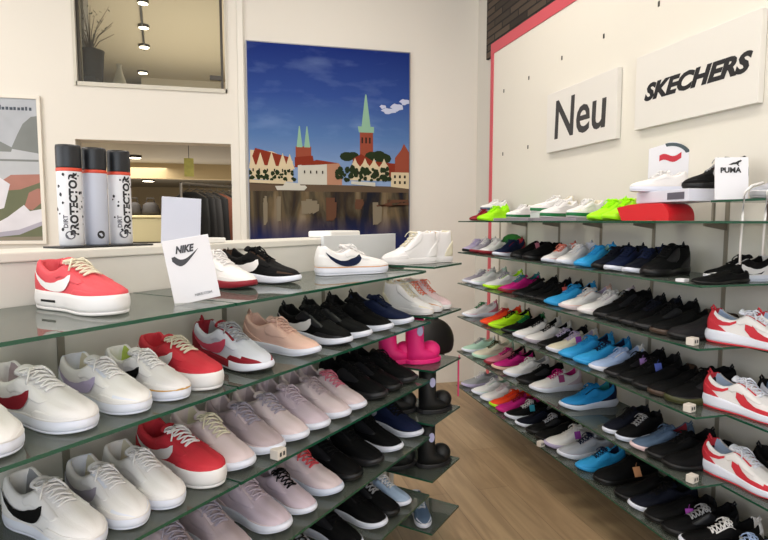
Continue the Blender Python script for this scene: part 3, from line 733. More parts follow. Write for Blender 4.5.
for k in ('L1', 'L2', 'L3', 'L4', 'L5'):
    z = ZS[k]
    for (p0, p1, side_) in ((-.15, .897, 'near'), (.903, 1.86, 'far')):
        if k == 'L1' and side_ == 'far':
            cs = [G(p0, .9), G(1.80, .9), G(1.845, .912), G(1.86, .95), G(1.86, QB-.005), G(p0, QB-.005)]
        else: cs = [G(p0, .9), G(p1, .9), G(p1, QB-.005), G(p0, QB-.005)]
        s_ = glass_shelf('glass_shelf', [(c.x, c.y) for c in cs], z, f'green edged glass shelf of the left rack, {ln[k]} row, {side_} half', 'glass shelves of the left rack')
        for p in ((.235, .72) if side_ == 'near' else (1.205, 1.69)):
            w_ = G(p, QB-.005); bracket(s_, (w_.x, w_.y), (S2, -S2), .28, z)
# short end shelves
EZ = [(1.134, 'carrying two white high tops'), (.95, 'carrying three pale high tops'), (.75, 'carrying the pink boots'), (.548, 'carrying the upper black boots'), (.33, 'carrying the lower black boots'), (.125, 'carrying the small grey blue sneaker')]
for z, d in EZ:
    cs = [G(1.885, .90), G(2.14, .90), G(2.14, QB-.005), G(1.885, QB-.005)]
    s_ = glass_shelf('end_glass_shelf', [(c.x, c.y) for c in cs], z, 'short glass shelf at rack end '+d, 'short glass shelves at the rack end')
    w_ = G(1.93, QB-.005); bracket(s_, (w_.x, w_.y), (S2, -S2), .2, z)

# ------------------------------------------------------------------ shoes that are not in the rows
A45 = 45
def gshoe(kind, p, q, z, yaw, size, cols, label, name=None, **k):
    c = G(p, q, z+.0008); return shoe(kind, c, yaw, size, cols, label, name=name, **k)
HT = ('offwhite', 'white', 'offwhite', 'none', 'cream', 'cream')
gshoe('hitop', 1.975, 1.05, 1.134, 195, .88, HT, 'white high top sneaker with cream laces on top end shelf', group='white high tops on the end shelves')
gshoe('hitop', 2.07, 1.02, 1.134, 200, .88, ('offwhite', 'cream', 'offwhite', 'none', 'tan', 'cream'), 'white high top with tan laces and cream trim on top end shelf', group='white high tops on the end shelves')
for i, (p, c2, w_) in enumerate(((1.93, 'cream', 'left'), (2.01, 'tan', 'middle'), (2.09, 'rosewhite', 'right'))):
    gshoe('hitop', p, 1.03, .95, -48, .80, ('rosewhite' if i == 2 else 'offwhite', c2, 'offwhite', 'none', 'coral' if i else 'cream', 'cream'), f'pale pinkish high top on second end shelf, {w_} of three', group='pale high tops on second end shelf')
# near right red and white sneakers
def rw_shoe(x, y, z, yaw, label, size=1.05):
    r_ = shoe('airmax', (x, y, z+.0008), yaw, size, ('offwhite', 'red', 'white', 'none', 'coolwhite', 'skyblue2'), label, group='red and white sneakers at the near right')
    P = KIND['airmax']; w, cy, zb, hs, zr, wr = shoe_fn(P)
    for ch in r_.children_recursive:
        if ch.name.startswith('toe_overlay') or ch.name.startswith('heel_overlay'): ch.material_slots[0].material = fab('red')
        if ch.name.startswith('upper'): ch.material_slots[1].material = fab('red')
        if ch.name.startswith('outsole'): ch.material_slots[0].material = rub('red')
        if ch.name.startswith('midsole'): ch.material_slots[1].material = rub('white')
        if ch.name.startswith('tongue'): ch.material_slots[0].material = fab('coolwhite')
    bm = bmesh.new()      # curved side stripe and toe guard
    for sg in (1, -1):
        for (us, bots, tops) in (([.42, .48, .55, .62, .70, .78, .86, .93, .985], [.35, .10, .04, .02, .02, .02, .02, .02, .02], [.92, .70, .50, .42, .38, .40, .44, .5, .6]), ([.03, .08, .14, .2, .27, .33], [.55, .45, .42, .5, .66, .8], [.92, .88, .80, .80, .90, .95])):
            pr = []
            for t, b0, t0 in zip(us, bots, tops):
                row = []
                for k in range(4):
                    f = b0+(t0-b0)*k/3; lo, hi = 0, 1; z0 = prof(P, t, 0)[1]; z1 = prof(P, t, 1)[1]
                    for _ in range(16):
                        md_ = (lo+hi)/2
                        if prof(P, t, md_)[1] < z0+(z1-z0)*f: lo = md_
                        else: hi = md_
                    yy, zz = prof(P, t, lo); hxx = (.010*(1-t/.12)*f-.006*math.sin(PI*f)*(1-t/.12)) if t < .12 else 0
                    row.append(bm.verts.new((xof(t)+hxx, cy(t)+sg*(yy+.0016), zz+.0006)))
                pr.append(row)
            for i in range(len(pr)-1):
                for k in range(3): bm.faces.new((pr[i][k], pr[i+1][k], pr[i+1][k+1], pr[i][k+1]))
    obj('side_stripe', bm, fab('red'), r_, smooth=True)
    return r_
rw_shoe(1.60, 1.455, .9, -66, 'red and white sneaker on third shelf of right wall, left of two')
rw_shoe(1.685, 1.36, .9, -66, 'red and white sneaker at right edge of third shelf, behind another')
rw_shoe(1.585, 1.455, .68, -76, 'red and white sneaker on fourth shelf of right wall')
shoe('runner', (1.69, 1.36, .6808), -76, 1.0, ('silver', 'black', 'white', 'none', 'paleblue', 'slate'), 'grey blue sneaker cut off at right edge of fourth shelf')
rw_shoe(1.585, 1.455, .45, -82, 'red and white sneaker on fifth shelf of right wall')
shoe('runner', (1.69, 1.37, .4508), -84, 1.0, ('black', 'black', 'white', 'none', 'black', 'black'), 'black sneaker cut off at right edge of fifth shelf')
# second shelf near end: black and white sneaker with black flat shoe in front
shoe('court', (1.62, 1.56, 1.1008), 172, .86, ('black', 'offwhite', 'white', 'offwhite', 'black', 'black'), 'black and white sneaker at right end of second shelf')
fl_ = shoe('slip', (1.515, 1.525, 1.1008), 185, .80, ('black', 'black', 'black', 'none', 'black', 'black'), 'flat black shoe in front of black white sneaker, second right shelf'); fl_.scale[2] = .45
b_ = bmesh.new(); box(b_, (1.425, 1.585, 1.106), (.03, .03, .010), rz=.3); tag(obj('price_sticker', b_, WHT, bevel=.001), 'small white price sticker lying beside the flat black shoe', 'price tag')
# top shelf near end
rz_ = 1.367
rs = glass_shelf('glass_riser', [(1.50, 1.10), (1.735, 1.10), (1.735, 1.56), (1.50, 1.56)], rz_, 'small raised glass platform on top shelf of right wall', None, 'display riser')
for (x, y) in ((1.506, 1.554), (1.729, 1.554), (1.506, 1.106), (1.729, 1.106)):
    b_ = bmesh.new(); bx(x-.004, x+.004, y-.004, y+.004, 1.3005, rz_-.0085, b_); obj('leg', b_, METAL, rs)
shoe('court', (1.65, 1.445, rz_+.0008), 185, .85, ('silver', 'grey', 'grey', 'none', 'white', 'cream'), 'silver sneaker with hanging white laces on raised glass platform')
for i, (x, y, zl) in enumerate(((1.488, 1.425, 1.168), (1.485, 1.345, 1.20))):
    b_ = bmesh.new(); tube(b_, [(x+.07, y, rz_+.05), (x+.03, y, rz_+.040), (x+.004, y, rz_+.018), (x-.002, y-.002, rz_-.05), (x+.001, y+.003, zl+.06), (x, y, zl)], .0038, 6)
    tag(obj('hanging_shoelace', b_, lac('white'), smooth=True), 'long white shoelace hanging down from the silver sneaker, '+('left one' if i == 0 else 'right one'), 'shoelace', 'white laces hanging from the silver sneaker')
# grey block under high black sneaker
shoe('hitop', (1.60, 1.655, 1.4112), 150, .74, ('black', 'charcoal', 'black', 'grey', 'grey', 'black'), 'high black sneaker standing on white box end, top right shelf')
# PUMA card
def card(name, c, w, h, th, yaw, lean, m, label, cat):
    r_ = thing(name, label, cat, c, yaw); r_.rotation_euler = (-lean, 0, yaw)
    b_ = bmesh.new(); box(b_, (0, 0, h/2), (w, th, h)); obj('panel', b_, m, r_, bevel=.001)
    return r_
TX = Matrix.Rotation(PI/2, 4, 'X')      # stands text upright facing -y
def on_card(x, z, y=-.0035): return Matrix.Translation((x, y, z)) @ TX
pc = card('logo_card', (1.535, 1.515, rz_+.001), .100, .135, .004, math.radians(-22), .10, WHT, 'white card with black cat logo and PUMA lettering on raised glass', 'sign card')
text('lettering', 'PUMA', on_card(-.004, .093), INK, pc, size=.023, bold=.0008, extrude=.0004)
b_ = bmesh.new()
cat_pts = [(-.004, .088), (.004, .092), (.012, .093), (.018, .097), (.026, .100), (.030, .098), (.027, .094), (.022, .092), (.019, .086), (.023, .080), (.020, .080), (.013, .087), (.006, .086), (-.002, .084), (-.010, .086)]
poly(b_, [(x, -.0032, z+.026) for x, z in cat_pts]); obj('cat_logo', b_, INK, pc)
# red curved stand, white tilted box, white sneaker, round-topped sign
b_ = bmesh.new(); pr = [(-.125, .050), (-.125, .046), (-.10, .0), (.125, .0)]
for k in range(11): a_ = PI/2*k/10; pr.append((.075+.05*math.cos(a_), .010+.052*math.sin(a_)))
pr += [(.0, .063), (-.06, .060)]
A = [b_.verts.new((x, -.06, z)) for x, z in pr]; B = [b_.verts.new((x, .06, z)) for x, z in pr]
b_.faces.new(A); b_.faces.new(B[::-1])
for i in range(len(pr)): b_.faces.new((A[i], B[i], B[(i+1) % len(pr)], A[(i+1) % len(pr)]))
bmesh.ops.recalc_face_normals(b_, faces=b_.faces)
rd = thing('curved_stand', 'glossy red display stand with rounded end on top right shelf', 'display stand', (1.52, 1.845, 1.3015), math.radians(-84))
obj('body', b_, mat('glossy_red', '#d01c26', .3), rd)
wb = thing('white_box', 'long white flat box lying on the red display stand', 'box', (1.57, 1.765, 1.3665), math.radians(-6))
b_ = bmesh.new(); box(b_, (0, 0, .021), (.17, .30, .042)); obj('body', b_, mat('box_white', '#d9d9e4', .5), wb, bevel=.002)
b_ = bmesh.new(); box(b_, (-.0855, -.085, .020), (.002, .09, .024)); obj('name_plate', b_, mat('plate_grey', '#5d5a66', .4), wb)
shoe('court', (1.55, 1.865, 1.4092), 165, .78, ('white', 'offwhite', 'white', 'none', 'white', 'white'), 'white sneaker on long white box above the red stand')
sg = thing('sign_card', 'white card with red wave logo and arched black corner on top shelf', 'sign card', (1.69, 1.975, 1.452), math.radians(-28)); sg.scale = (1.3,)*3
b_ = bmesh.new(); pts = [(-.06, 0), (.06, 0), (.06, .075)]+[(.06*math.cos(a)-.0, .075+.05*math.sin(a)) for a in [PI*k/14 for k in range(1, 8)]]+[(-.02, .117), (-.06, .105)]
for y_ in (0,):
    F0 = [b_.verts.new((x, -.002, z)) for x, z in pts]; F1 = [b_.verts.new((x, .002, z)) for x, z in pts]
    b_.faces.new(F0); b_.faces.new(F1[::-1])
    for i in range(len(pts)): b_.faces.new((F0[i], F1[i], F1[(i+1) % len(pts)], F0[(i+1) % len(pts)]))
obj('panel', b_, WHT, sg)
b_ = bmesh.new(); n = 10; top = []; bot = []
for k in range(n+1):
    u = k/n; x = -.03+.062*u; z = .070+.006*math.sin(2*PI*u+.5)+.010*u; top.append((x, z+.011)); bot.append((x, z-.007))
for k in range(n): poly(b_, [(bot[k][0], -.0028, bot[k][1]), (bot[k+1][0], -.0028, bot[k+1][1]), (top[k+1][0], -.0028, top[k+1][1]), (top[k][0], -.0028, top[k][1])])
obj('wave_logo', b_, mat('logo_red', '#c01c30', .5), sg)
b_ = bmesh.new(); n = 8
for k in range(n):
    a0 = PI/2-1.55*k/n+.35; a1 = PI/2-1.55*(k+1)/n+.35
    P_ = lambda a, r_: (.004+r_*1.08*math.cos(a), -.0028, .078+r_*.85*math.sin(a))
    poly(b_, [P_(a0, .040), P_(a1, .040), P_(a1, .052), P_(a0, .052)])
obj('arch_band', b_, mat('arch_dark', '#3c4a4e', .5), sg)
b_ = bmesh.new(); bx(-.02, .02, -.0026, -.002, .018, .022, b_); obj('small_print', b_, mat('faint_red', '#c89aa0', .6), sg)
b_ = bmesh.new(); box(b_, (1.69, 1.98, 1.376), (.13, .07, .149), rz=-.45); tag(obj('display_block', b_, mat('block_white2', '#dcdce0', .45), bevel=.003), 'white block behind the long box that carries the arched sign', 'display block')
# raised sneakers on top shelf and grey blocks
for y, l_, w_ in ((2.82, .40, 'farther'), (2.38, .36, 'nearer')):
    b_ = bmesh.new(); bx(1.42, 1.72, y-l_/2, y+l_/2, 1.3005, 1.3158, b_)
    tag(obj('grey_display_block', b_, mat('lilac_grey_block', '#8c848c', .5), bevel=.002), f'flat grey lilac block on the top right shelf, {w_} of two', 'display block', 'flat grey blocks on the top shelf')
b_ = bmesh.new(); bx(1.50, 1.70, 2.655, 2.745, 1.316, 1.345, b_); tag(obj('clear_display_block', b_, mat('pale_block', '#ced6d0', .3), bevel=.002), 'pale raised block carrying a tilted white green sneaker', 'display block')
shoe('court', (1.60, 2.70, 1.346), 170, .85, ('white', 'cream', 'green', 'none', 'white', 'cream'), 'white sneaker with green sole raised highest on top shelf')
# upright white sneaker standing on its heel at far end
us = shoe('court', (1.61, 3.425, 1.37), 180, .66, ('white', 'white', 'slate', 'none', 'white', 'grey'), 'white sneaker raised on grey block at far end of top shelf')
b_ = bmesh.new(); bx(1.53, 1.70, 3.37, 3.48, 1.3005, 1.369, b_); tag(obj('display_block', b_, mat('blue_grey_block', '#7f8c9c', .5), bevel=.003), 'blue grey block under raised white sneaker at far end', 'display block')
for i, (x, y, m_, lb) in enumerate(((1.50, 3.74-.04, 'cream', 'cream folded cap above the dark red shoe, far end of top shelf'),)):
    b_ = bmesh.new()
    lathe(b_, [(.045, 0), (.048, .01), (.046, .03), (.036, .048), (.018, .058), (.004, .061)], 20)
    cr_ = thing('cap', lb, 'cap', (1.60, 3.655, 1.3785+.065), 0)
    cr_.location = (1.455, 3.70, 1.376); obj('crown', b_, fab('cream'), cr_, smooth=True)
    b_ = bmesh.new(); poly(b_, [(-.04, -.03, .004), (-.09, -.025, 0), (-.105, 0, 0), (-.09, .025, 0), (-.04, .03, .004)]); 
    e = bmesh.ops.extrude_face_region(b_, geom=b_.faces[:]); bmesh.ops.translate(b_, vec=(0, 0, .003), verts=[v for v in e['geom'] if isinstance(v, bmesh.types.BMVert)])
    obj('visor', b_, fab('cream'), cr_)
    bpy.data.objects.remove(cr_.children[1]); bpy.data.objects.remove(cr_.children[0]); bpy.data.objects.remove(cr_)
# green cap on second shelf
gc = thing('cap', 'dark green cap behind the far shoes on second shelf of right wall', 'cap', (1.66, 3.27, 1.101), 0)
b_ = bmesh.new(); lathe(b_, [(.068, 0), (.072, .02), (.070, .07), (.056, .105), (.03, .122), (.005, .126)], 24); obj('crown', b_, mat('cap_green', '#1c6a1e', .8), gc, smooth=True)
b_ = bmesh.new(); poly(b_, [(-.02, -.064, .004), (-.06, -.05, .008), (-.02, -.11, 0), (.03, -.13, 0), (.06, -.10, .0), (.06, -.045, .006)][::-1])
e = bmesh.ops.extrude_face_region(b_, geom=b_.faces[:]); bmesh.ops.translate(b_, vec=(0, 0, .003), verts=[v for v in e['geom'] if isinstance(v, bmesh.types.BMVert)])
obj('visor', b_, mat('cap_green', '#1c6a1e', .8), gc)
gc.location.x = 1.668; gc.scale = (.95,)*3

# price cubes
def price_cube(c, yaw, label):
    r_ = thing('price_cube', label, 'price cube', c, yaw, 'white price cubes on the shelves')
    b_ = bmesh.new(); box(b_, (0, 0, .0125), (.032, .026, .025)); obj('body', b_, mat('cube_white', '#d8d0c6', .5), r_, bevel=.002)
    b_ = bmesh.new()
    for sx in (-.006, .006): box(b_, (sx, -.0134, .013), (.006, .0006, .010))
    obj('digits', b_, INK, r_)
price_cube((1.425, 1.53, .9008), .3, 'small white price cube on third shelf beside red white sneaker')
price_cube((1.425, 1.53, .6808), .3, 'small white price cube on fourth shelf beside red white sneaker')
price_cube((1.43, 1.51, .4508), .3, 'small white price cube on fifth shelf beside red white sneaker')
price_cube((1.405, 2.42, .2208), .3, 'small cream price cube on the lowest right shelf edge')
c_ = G(1.045, .915, .7238); price_cube(c_, PI/4, 'small white price cube on front edge of left rack, third shelf')

# ------------------------------------------------------------------ boots, bag, small shoe on end shelves
def kid_boot(c, yaw, col, label, sz=1.0, group=None):
    r_ = thing('winter_boot', label, 'boot', c, math.radians(yaw), group); r_.scale = (sz*.86, sz, sz*1.02)
    m_ = mat('boot_'+col, PAL[col], .55, bump=.2, bscale=200)
    b_ = bmesh.new(); st = []
    # vertical shaft rings blending into a foot: sections swept from shaft top down and forward
    path = [(-.035, .146, .033), (-.036, .11, .0335), (-.036, .075, .034), (-.033, .045, .036)]
    n = 18
    R_ = []
    for (x, z, r0) in path:
        R_.append([b_.verts.new((x+r0*1.0*math.cos(2*PI*k/n), r0*math.sin(2*PI*k/n), z)) for k in range(n)])
    R_.append([b_.verts.new(((-.012)+(.062 if math.cos(2*PI*k/n) > 0 else .057)*math.cos(2*PI*k/n), .038*math.sin(2*PI*k/n), .036)) for k in range(n)])
    R_.append([b_.verts.new(((.0)+.074*math.cos(2*PI*k/n), .040*math.sin(2*PI*k/n), .014)) for k in range(n)])
    for i in range(len(R_)-1):
        for k in range(n): b_.faces.new((R_[i][k], R_[i][(k+1) % n], R_[i+1][(k+1) % n], R_[i+1][k]))
    b_.faces.new(R_[-1])
    # inner lip
    Ri = [b_.verts.new((-.035+.028*math.cos(2*PI*k/n), .027*math.sin(2*PI*k/n), .144)) for k in range(n)]
    Rj = [b_.verts.new((-.035+.027*math.cos(2*PI*k/n), .026*math.sin(2*PI*k/n), .06)) for k in range(n)]
    for k in range(n): b_.faces.new((R_[0][k], R_[0][(k+1) % n], Ri[(k+1) % n], Ri[k])); b_.faces.new((Ri[k], Ri[(k+1) % n], Rj[(k+1) % n], Rj[k]))
    b_.faces.new(Rj)
    bmesh.ops.recalc_face_normals(b_, faces=b_.faces)
    sh_ = obj('shaft', b_, m_, r_, smooth=True)
    b_ = bmesh.new(); bmesh.ops.create_uvsphere(b_, u_segments=18, v_segments=10, radius=1, matrix=Matrix.Translation((.036, 0, .036)) @ Matrix.Diagonal((.038, .035, .030, 1)))
    obj('toe', b_, m_, r_, smooth=True)
    b_ = bmesh.new(); lathe(b_, [(.95, 0), (1, .2), (1, .8), (.96, 1)], 24)
    bmesh.ops.transform(b_, matrix=Matrix.Translation((.0, 0, 0)) @ Matrix.Diagonal((.080, .042, .015, 1)), verts=b_.verts)
    obj('sole', b_, rub('pink' if col == 'pink' else 'charcoal'), r_, smooth=False)
    b_ = bmesh.new(); ring_ = [b_.verts.new((-.036+.013*math.cos(a), -.0350, .108+.016*math.sin(a))) for a in [2*PI*k/14 for k in range(14)]]
    ring2 = [b_.verts.new((-.036+.013*math.cos(a), -.0320, .108+.016*math.sin(a))) for a in [2*PI*k/14 for k in range(14)]]
    b_.faces.new(ring_)
    for k in range(14): b_.faces.new((ring_[k], ring_[(k+1) % 14], ring2[(k+1) % 14], ring2[k]))
    o_ = obj('round_badge', b_, mat('badge_lilac', '#b9b8de', .4), sh_); tag(o_, 'pale lilac round badge', None)
    return r_
kid_boot(G(1.995, 1.0, .751), 14, 'pink', 'bright pink winter boot with pale badge, front one of pair', 1.18, 'pink winter boots')
kid_boot(G(1.935, 1.085, .751), 8, 'pink', 'bright pink winter boot behind its mate near rack board', 1.18, 'pink winter boots')
kid_boot(G(2.035, .965, .549), 14, 'black', 'black winter boot with badge on the upper black boots shelf, front', 1.15, 'black winter boots')
kid_boot(G(1.95, 1.08, .549), 8, 'black', 'black winter boot behind its mate, upper black boots shelf', 1.15, 'black winter boots')
kid_boot(G(2.03, .965, .331), 14, 'black', 'black winter boot with badge, front one on lower boots shelf', 1.15, 'black winter boots')
kid_boot(G(1.94, 1.08, .331), 8, 'black', 'black winter boot behind its mate, lower boots shelf', 1.15, 'black winter boots')
gshoe('court', 1.975, 1.0, .125, -95, .72, ('slate', 'coolwhite', 'white', 'none', 'silver', 'slate'), 'small grey blue sneaker with white sole on lowest end shelf')
# pink strap hanging at shelf corner
a_ = G(2.13, .905, .742)
b_ = bmesh.new(); box(b_, (a_.x, a_.y, .665), (.006, .004, .15)); tube(b_, [(a_.x, a_.y, .74), (a_.x, a_.y-.008, .752), (a_.x+.006, a_.y+.010, .757), (a_.x+.01, a_.y+.02, .754)], .002, 5)
tag(obj('pink_ribbon', b_, mat('ribbon_pink', '#d0306a', .5)), 'thin pink ribbon hanging from the pink boots shelf corner', 'ribbon')
# black bag behind the pink boots, standing on a stool near back wall
bag = thing('handbag', 'round black handbag with upright handle standing beyond pink boots', 'bag', (1.015, 2.90, .592), .2)
b_ = bmesh.new(); bmesh.ops.create_uvsphere(b_, u_segments=28, v_segments=16, radius=1, matrix=Matrix.Translation((0, 0, .06)) @ Matrix.Diagonal((.135, .07, .13, 1)))
for v in b_.verts: v.co.z = max(0, v.co.z)
obj('body', b_, mat('bag_black', '#1a1715', .5, bump=.3, bscale=150), bag, smooth=True)
b_ = bmesh.new(); tube(b_, [(-.03, 0, .17), (-.025, 0, .22), (0, 0, .24), (.025, 0, .22), (.03, 0, .17)], .012, 8); obj('handle', b_, mat('bag_black', '#1a1715', .5), bag, smooth=True)
fs = thing('display_stand', 'slim dark floor stand carrying the round black handbag', 'display stand', (1.015, 2.90, 0), 0)
b_ = bmesh.new(); lathe(b_, [(.10, .001), (.10, .008), (.09, .012)], 24); obj('base', b_, METD, fs)
b_ = bmesh.new(); tube(b_, [(0, 0, .012), (0, 0, .582)], .009, 10); obj('pole', b_, METD, fs)
b_ = bmesh.new(); lathe(b_, [(.06, .5825), (.07, .585), (.07, .591)], 24); obj('plate', b_, METD, fs)

# ------------------------------------------------------------------ cards on the left rack
lean = .20
nk = card('logo_card', G(1.04, 1.10, 1.126), .098, .140, .004, PI/4-.35, -lean, WHT, 'white leaning card with dark NIKE lettering and swoosh on glass shelf', 'sign card')
nk.location = G(.872, .985, 1.126); nk.rotation_euler = (lean*-.4, -.16, PI/4-.55)
GREYINK = mat('grey_ink', '#3b3b40', .5)
text('lettering', 'NIKE', on_card(-.008, .116, -.0028), GREYINK, nk, size=.021, bold=.001, shear=.35, extrude=.0003, xs=.8)
b_ = bmesh.new()
us_ = [0, .12, .22, .3, .4, .5, .62, .75, .88, 1.0]
bt = [.34, .05, -.08, -.10, -.04, .08, .27, .49, .73, .97]; tp = [.62, .66, .46, .38, .36, .40, .51, .66, .83, .985]
for i in range(len(us_)-1):
    P_ = lambda u, v: (-.036+.058*u, -.0026, .084+.030*v)
    poly(b_, [P_(us_[i], bt[i]), P_(us_[i+1], bt[i+1]), P_(us_[i+1], tp[i+1]), P_(us_[i], tp[i])])
obj('swoosh_logo', b_, GREYINK, nk)
text('small_lettering', 'NIKE.COM', on_card(.014, .014, -.0028), GREYINK, nk, size=.008, extrude=.0002)
bk = card('blank_card', G(1.095, 1.30, 1.2365), .105, .128, .004, PI/4-.45, -.02, mat('card_cool', '#cfd2e0', .5), 'tall blank bluish white card standing on the rack top', 'card')
bk.rotation_euler = (.0, .05, PI/4-.5)
b_ = gbox(1.672, 2.196, QB-.020, QB-.0065, 1.136, 1.246); tag(obj('white_backing_panel', b_, mat('panel_cool', '#dcdedf', .35), bevel=.001), 'bright white panel behind the white sneaker with navy swoosh', 'display panel')
b_ = gbox(1.76, 1.96, QB+.01, QB+.12, 1.2365, 1.262); tag(obj('white_box', b_, mat('boxlid', '#e6e4e0', .5), bevel=.006), 'low white box lying on the rack top by the city picture', 'box')
b_ = gbox(1.135, 1.24, QB+.02, QB+.10, 1.2365, 1.251); tag(obj('white_box', b_, mat('boxlid', '#e6e4e0', .5), bevel=.003), 'small flat white box on the rack top below the dark clothes', 'box')
# spray cans
CANR = .0275
def can(p, q, label, words, sc=1, rot0=0):
    c = G(p, q, 1.2405); c_dir = math.atan2(-c.y, -c.x)      # labels turned to the aisle
    r_ = thing('spray_can', label, 'spray can', c, c_dir+PI/2+rot0, 'shoe spray cans on the rack top'); r_.scale = (sc,)*3
    R_ = CANR
    b_ = bmesh.new(); lathe(b_, [(R_*.9, 0), (R_, .004), (R_, .176), (R_*.96, .181)], 32); obj('body', b_, mat('can_white' if words else 'can_silver', '#d9d9dc' if words else '#b9bdca', .35, 0), r_, smooth=True)
    b_ = bmesh.new(); lathe(b_, [(R_*1.005, .176), (R_*1.01, .178), (R_*1.01, .183), (R_*1.0, .184)], 32); obj('red_ring', b_, mat('can_red', '#d2482e', .4), r_, smooth=True)
    b_ = bmesh.new(); lathe(b_, [(R_*.99, .184), (R_, .187), (R_, .232), (R_*.96, .238), (R_*.5, .239)], 32); obj('cap', b_, mat('can_cap', '#15181d', .4), r_, smooth=True)
    def warp_v(off):
        def f(co):   # text runs upwards: text x -> z, text y -> around
            a = (-co.y+off)/R_; return Vector(((R_+.0006+co.z)*math.sin(a), -(R_+.0006+co.z)*math.cos(a), co.x))
        return f
    if words:
        text('lettering', 'PROTECTOR', Matrix.Translation((0, 0, .098)), INK, r_, warp=warp_v(.008), size=.024, bold=.0011, extrude=.0002, xs=1.05)
        text('lettering', 'DIRT', Matrix.Translation((0, 0, .058)), mat('mid_ink', '#55555c', .5), r_, warp=warp_v(-.011), size=.014, bold=.0004, extrude=.0002)
        b_ = bmesh.new(); rnd = random.Random(int(p*1000))
        for k in range(26):
            a = rnd.uniform(-1.4, 1.4); z = rnd.uniform(.03, .17); s_ = rnd.uniform(.0015, .004)
            if abs(a-.1) < .55 and .04 < z < .16: continue
            q_ = []
            for j in range(6):
                aa = a+s_/R_*math.cos(2*PI*j/6); q_.append(b_.verts.new(((R_+.0007)*math.sin(aa), -(R_+.0007)*math.cos(aa), z+s_*rnd.uniform(.6, 1.6)*math.sin(2*PI*j/6))))
            b_.faces.new(q_)
        sp_ = obj('splash_print', b_, INK, r_); sp_['kind'] = 'stuff'
    b_ = bmesh.new(); q_ = []
    a0 = -.1 if words else .35
    for j in range(16):
        aa = a0+(.009 if not words else .011)/R_*math.cos(2*PI*j/16); q_.append(b_.verts.new(((R_+.0008)*math.sin(aa), -(R_+.0008)*math.cos(aa), .026+.010*math.sin(2*PI*j/16))))
    b_.faces.new(q_); obj('round_logo', b_, INK if not words else mat('mid_ink', '#55555c', .5), r_)
    return r_
can(.815, 1.35, 'black capped white spray can with PROTECTOR lettering, leftmost of three', True)
can(.880, 1.35, 'plain silver spray can with black cap between two lettered cans', False)
can(.947, 1.35, 'black capped white spray can with PROTECTOR lettering, rightmost of three', True, rot0=.35)
b_ = gbox(.765, 1.005, 1.30, 1.385, 1.2362, 1.2403); tag(obj('display_tray', b_, mat('tray_black', '#151515', .5)), 'thin black tray under the three spray cans', 'tray')

# ------------------------------------------------------------------ signs on the right wall
def wall_sign(name, y0, y1, z0, z1, label):
    r_ = thing(name, label, 'sign', (XW, (y0+y1)/2, (z0+z1)/2), -PI/2)
    b_ = bmesh.new(); box(b_, (0, -.014, 0), (abs(y1-y0), .024, z1-z0)); obj('panel', b_, mat('sign_white', '#dedad2', .4), r_, bevel=.0015)
    return r_
s1 = wall_sign('word_sign', 2.40, 3.02, 1.478, 1.802, 'square white wall sign reading Neu beside the SKECHERS board')
s1.location.z = 1.845; s1.location.y *= .988
text('lettering', 'Neu', Matrix.Translation((0, -.0265, -.005)) @ TX, mat('sign_ink', '#3a3836', .5), s1, size=.29, bold=.004, shear=.05, extrude=.0006, xs=.94)
s2 = wall_sign('logo_sign', 1.615, 2.24, 1.70, 2.012, 'large white wall board with black SKECHERS lettering')
def skew(co): return co
text('lettering', 'SKECHERS', Matrix.Translation((.005, -.0265, -.012)) @ TX, INK, s2, size=.092, bold=.0045, shear=.3, extrude=.0006, xs=1.22)

# ------------------------------------------------------------------ city picture
px0, px1, pz0, pz1 = .109, 1.306, 1.04, 2.56
pw, ph = px1-px0, pz1-pz0
pic = thing('city_picture', 'large picture of a riverside town with green church spires', 'picture', (px0, YB-.001, pz0), 0)
b_ = bmesh.new(); box(b_, (pw/2, -.010, ph/2), (pw, .018, ph)); obj('backing', b_, mat('canvas_edge', '#3a4668', .6), pic)
def sky_mat():
    m = bpy.data.materials.new('printed_sky'); m.use_nodes = True; nt = m.node_tree; b = nt.nodes['Principled BSDF']; b.inputs['Roughness'].default_value = .8; b.inputs['Specular IOR Level'].default_value = .1
    tc = nt.nodes.new('ShaderNodeTexCoord'); sp = nt.nodes.new('ShaderNodeSeparateXYZ'); nt.links.new(tc.outputs['Object'], sp.inputs[0])
    mr = nt.nodes.new('ShaderNodeMapRange'); mr.inputs['From Min'].default_value = .55; mr.inputs['From Max'].default_value = 1.5; nt.links.new(sp.outputs['Z'], mr.inputs['Value'])
    cr = nt.nodes.new('ShaderNodeValToRGB'); e = cr.color_ramp.elements; e[0].color = lin('#8299bc'); e[1].color = lin('#1b2e72'); e2 = cr.color_ramp.elements.new(.35); e2.color = lin('#5070a2'); e3 = cr.color_ramp.elements.new(.65); e3.color = lin('#30498a')
    nt.links.new(mr.outputs[0], cr.inputs[0])
    n = nt.nodes.new('ShaderNodeTexNoise'); n.inputs['Scale'].default_value = 3; n.inputs['Detail'].default_value = 5; mp = nt.nodes.new('ShaderNodeMapping'); mp.inputs['Scale'].default_value = (1, 1, 3)
    nt.links.new(tc.outputs['Object'], mp.inputs[0]); nt.links.new(mp.outputs[0], n.inputs['Vector'])
    c2 = nt.nodes.new('ShaderNodeValToRGB'); c2.color_ramp.elements[0].position = .52; c2.color_ramp.elements[0].color = (0, 0, 0, 1); c2.color_ramp.elements[1].position = .8; c2.color_ramp.elements[1].color = (.2, .2, .2, 1)
    nt.links.new(n.outputs['Fac'], c2.inputs[0])
    mx = nt.nodes.new('ShaderNodeMix'); mx.data_type = 'RGBA'; mx.inputs['B'].default_value = lin('#9db4dc'); nt.links.new(c2.outputs[0], mx.inputs['Factor']); nt.links.new(cr.outputs[0], mx.inputs['A']); nt.links.new(mx.outputs['Result'], b.inputs['Base Color'])
    return m
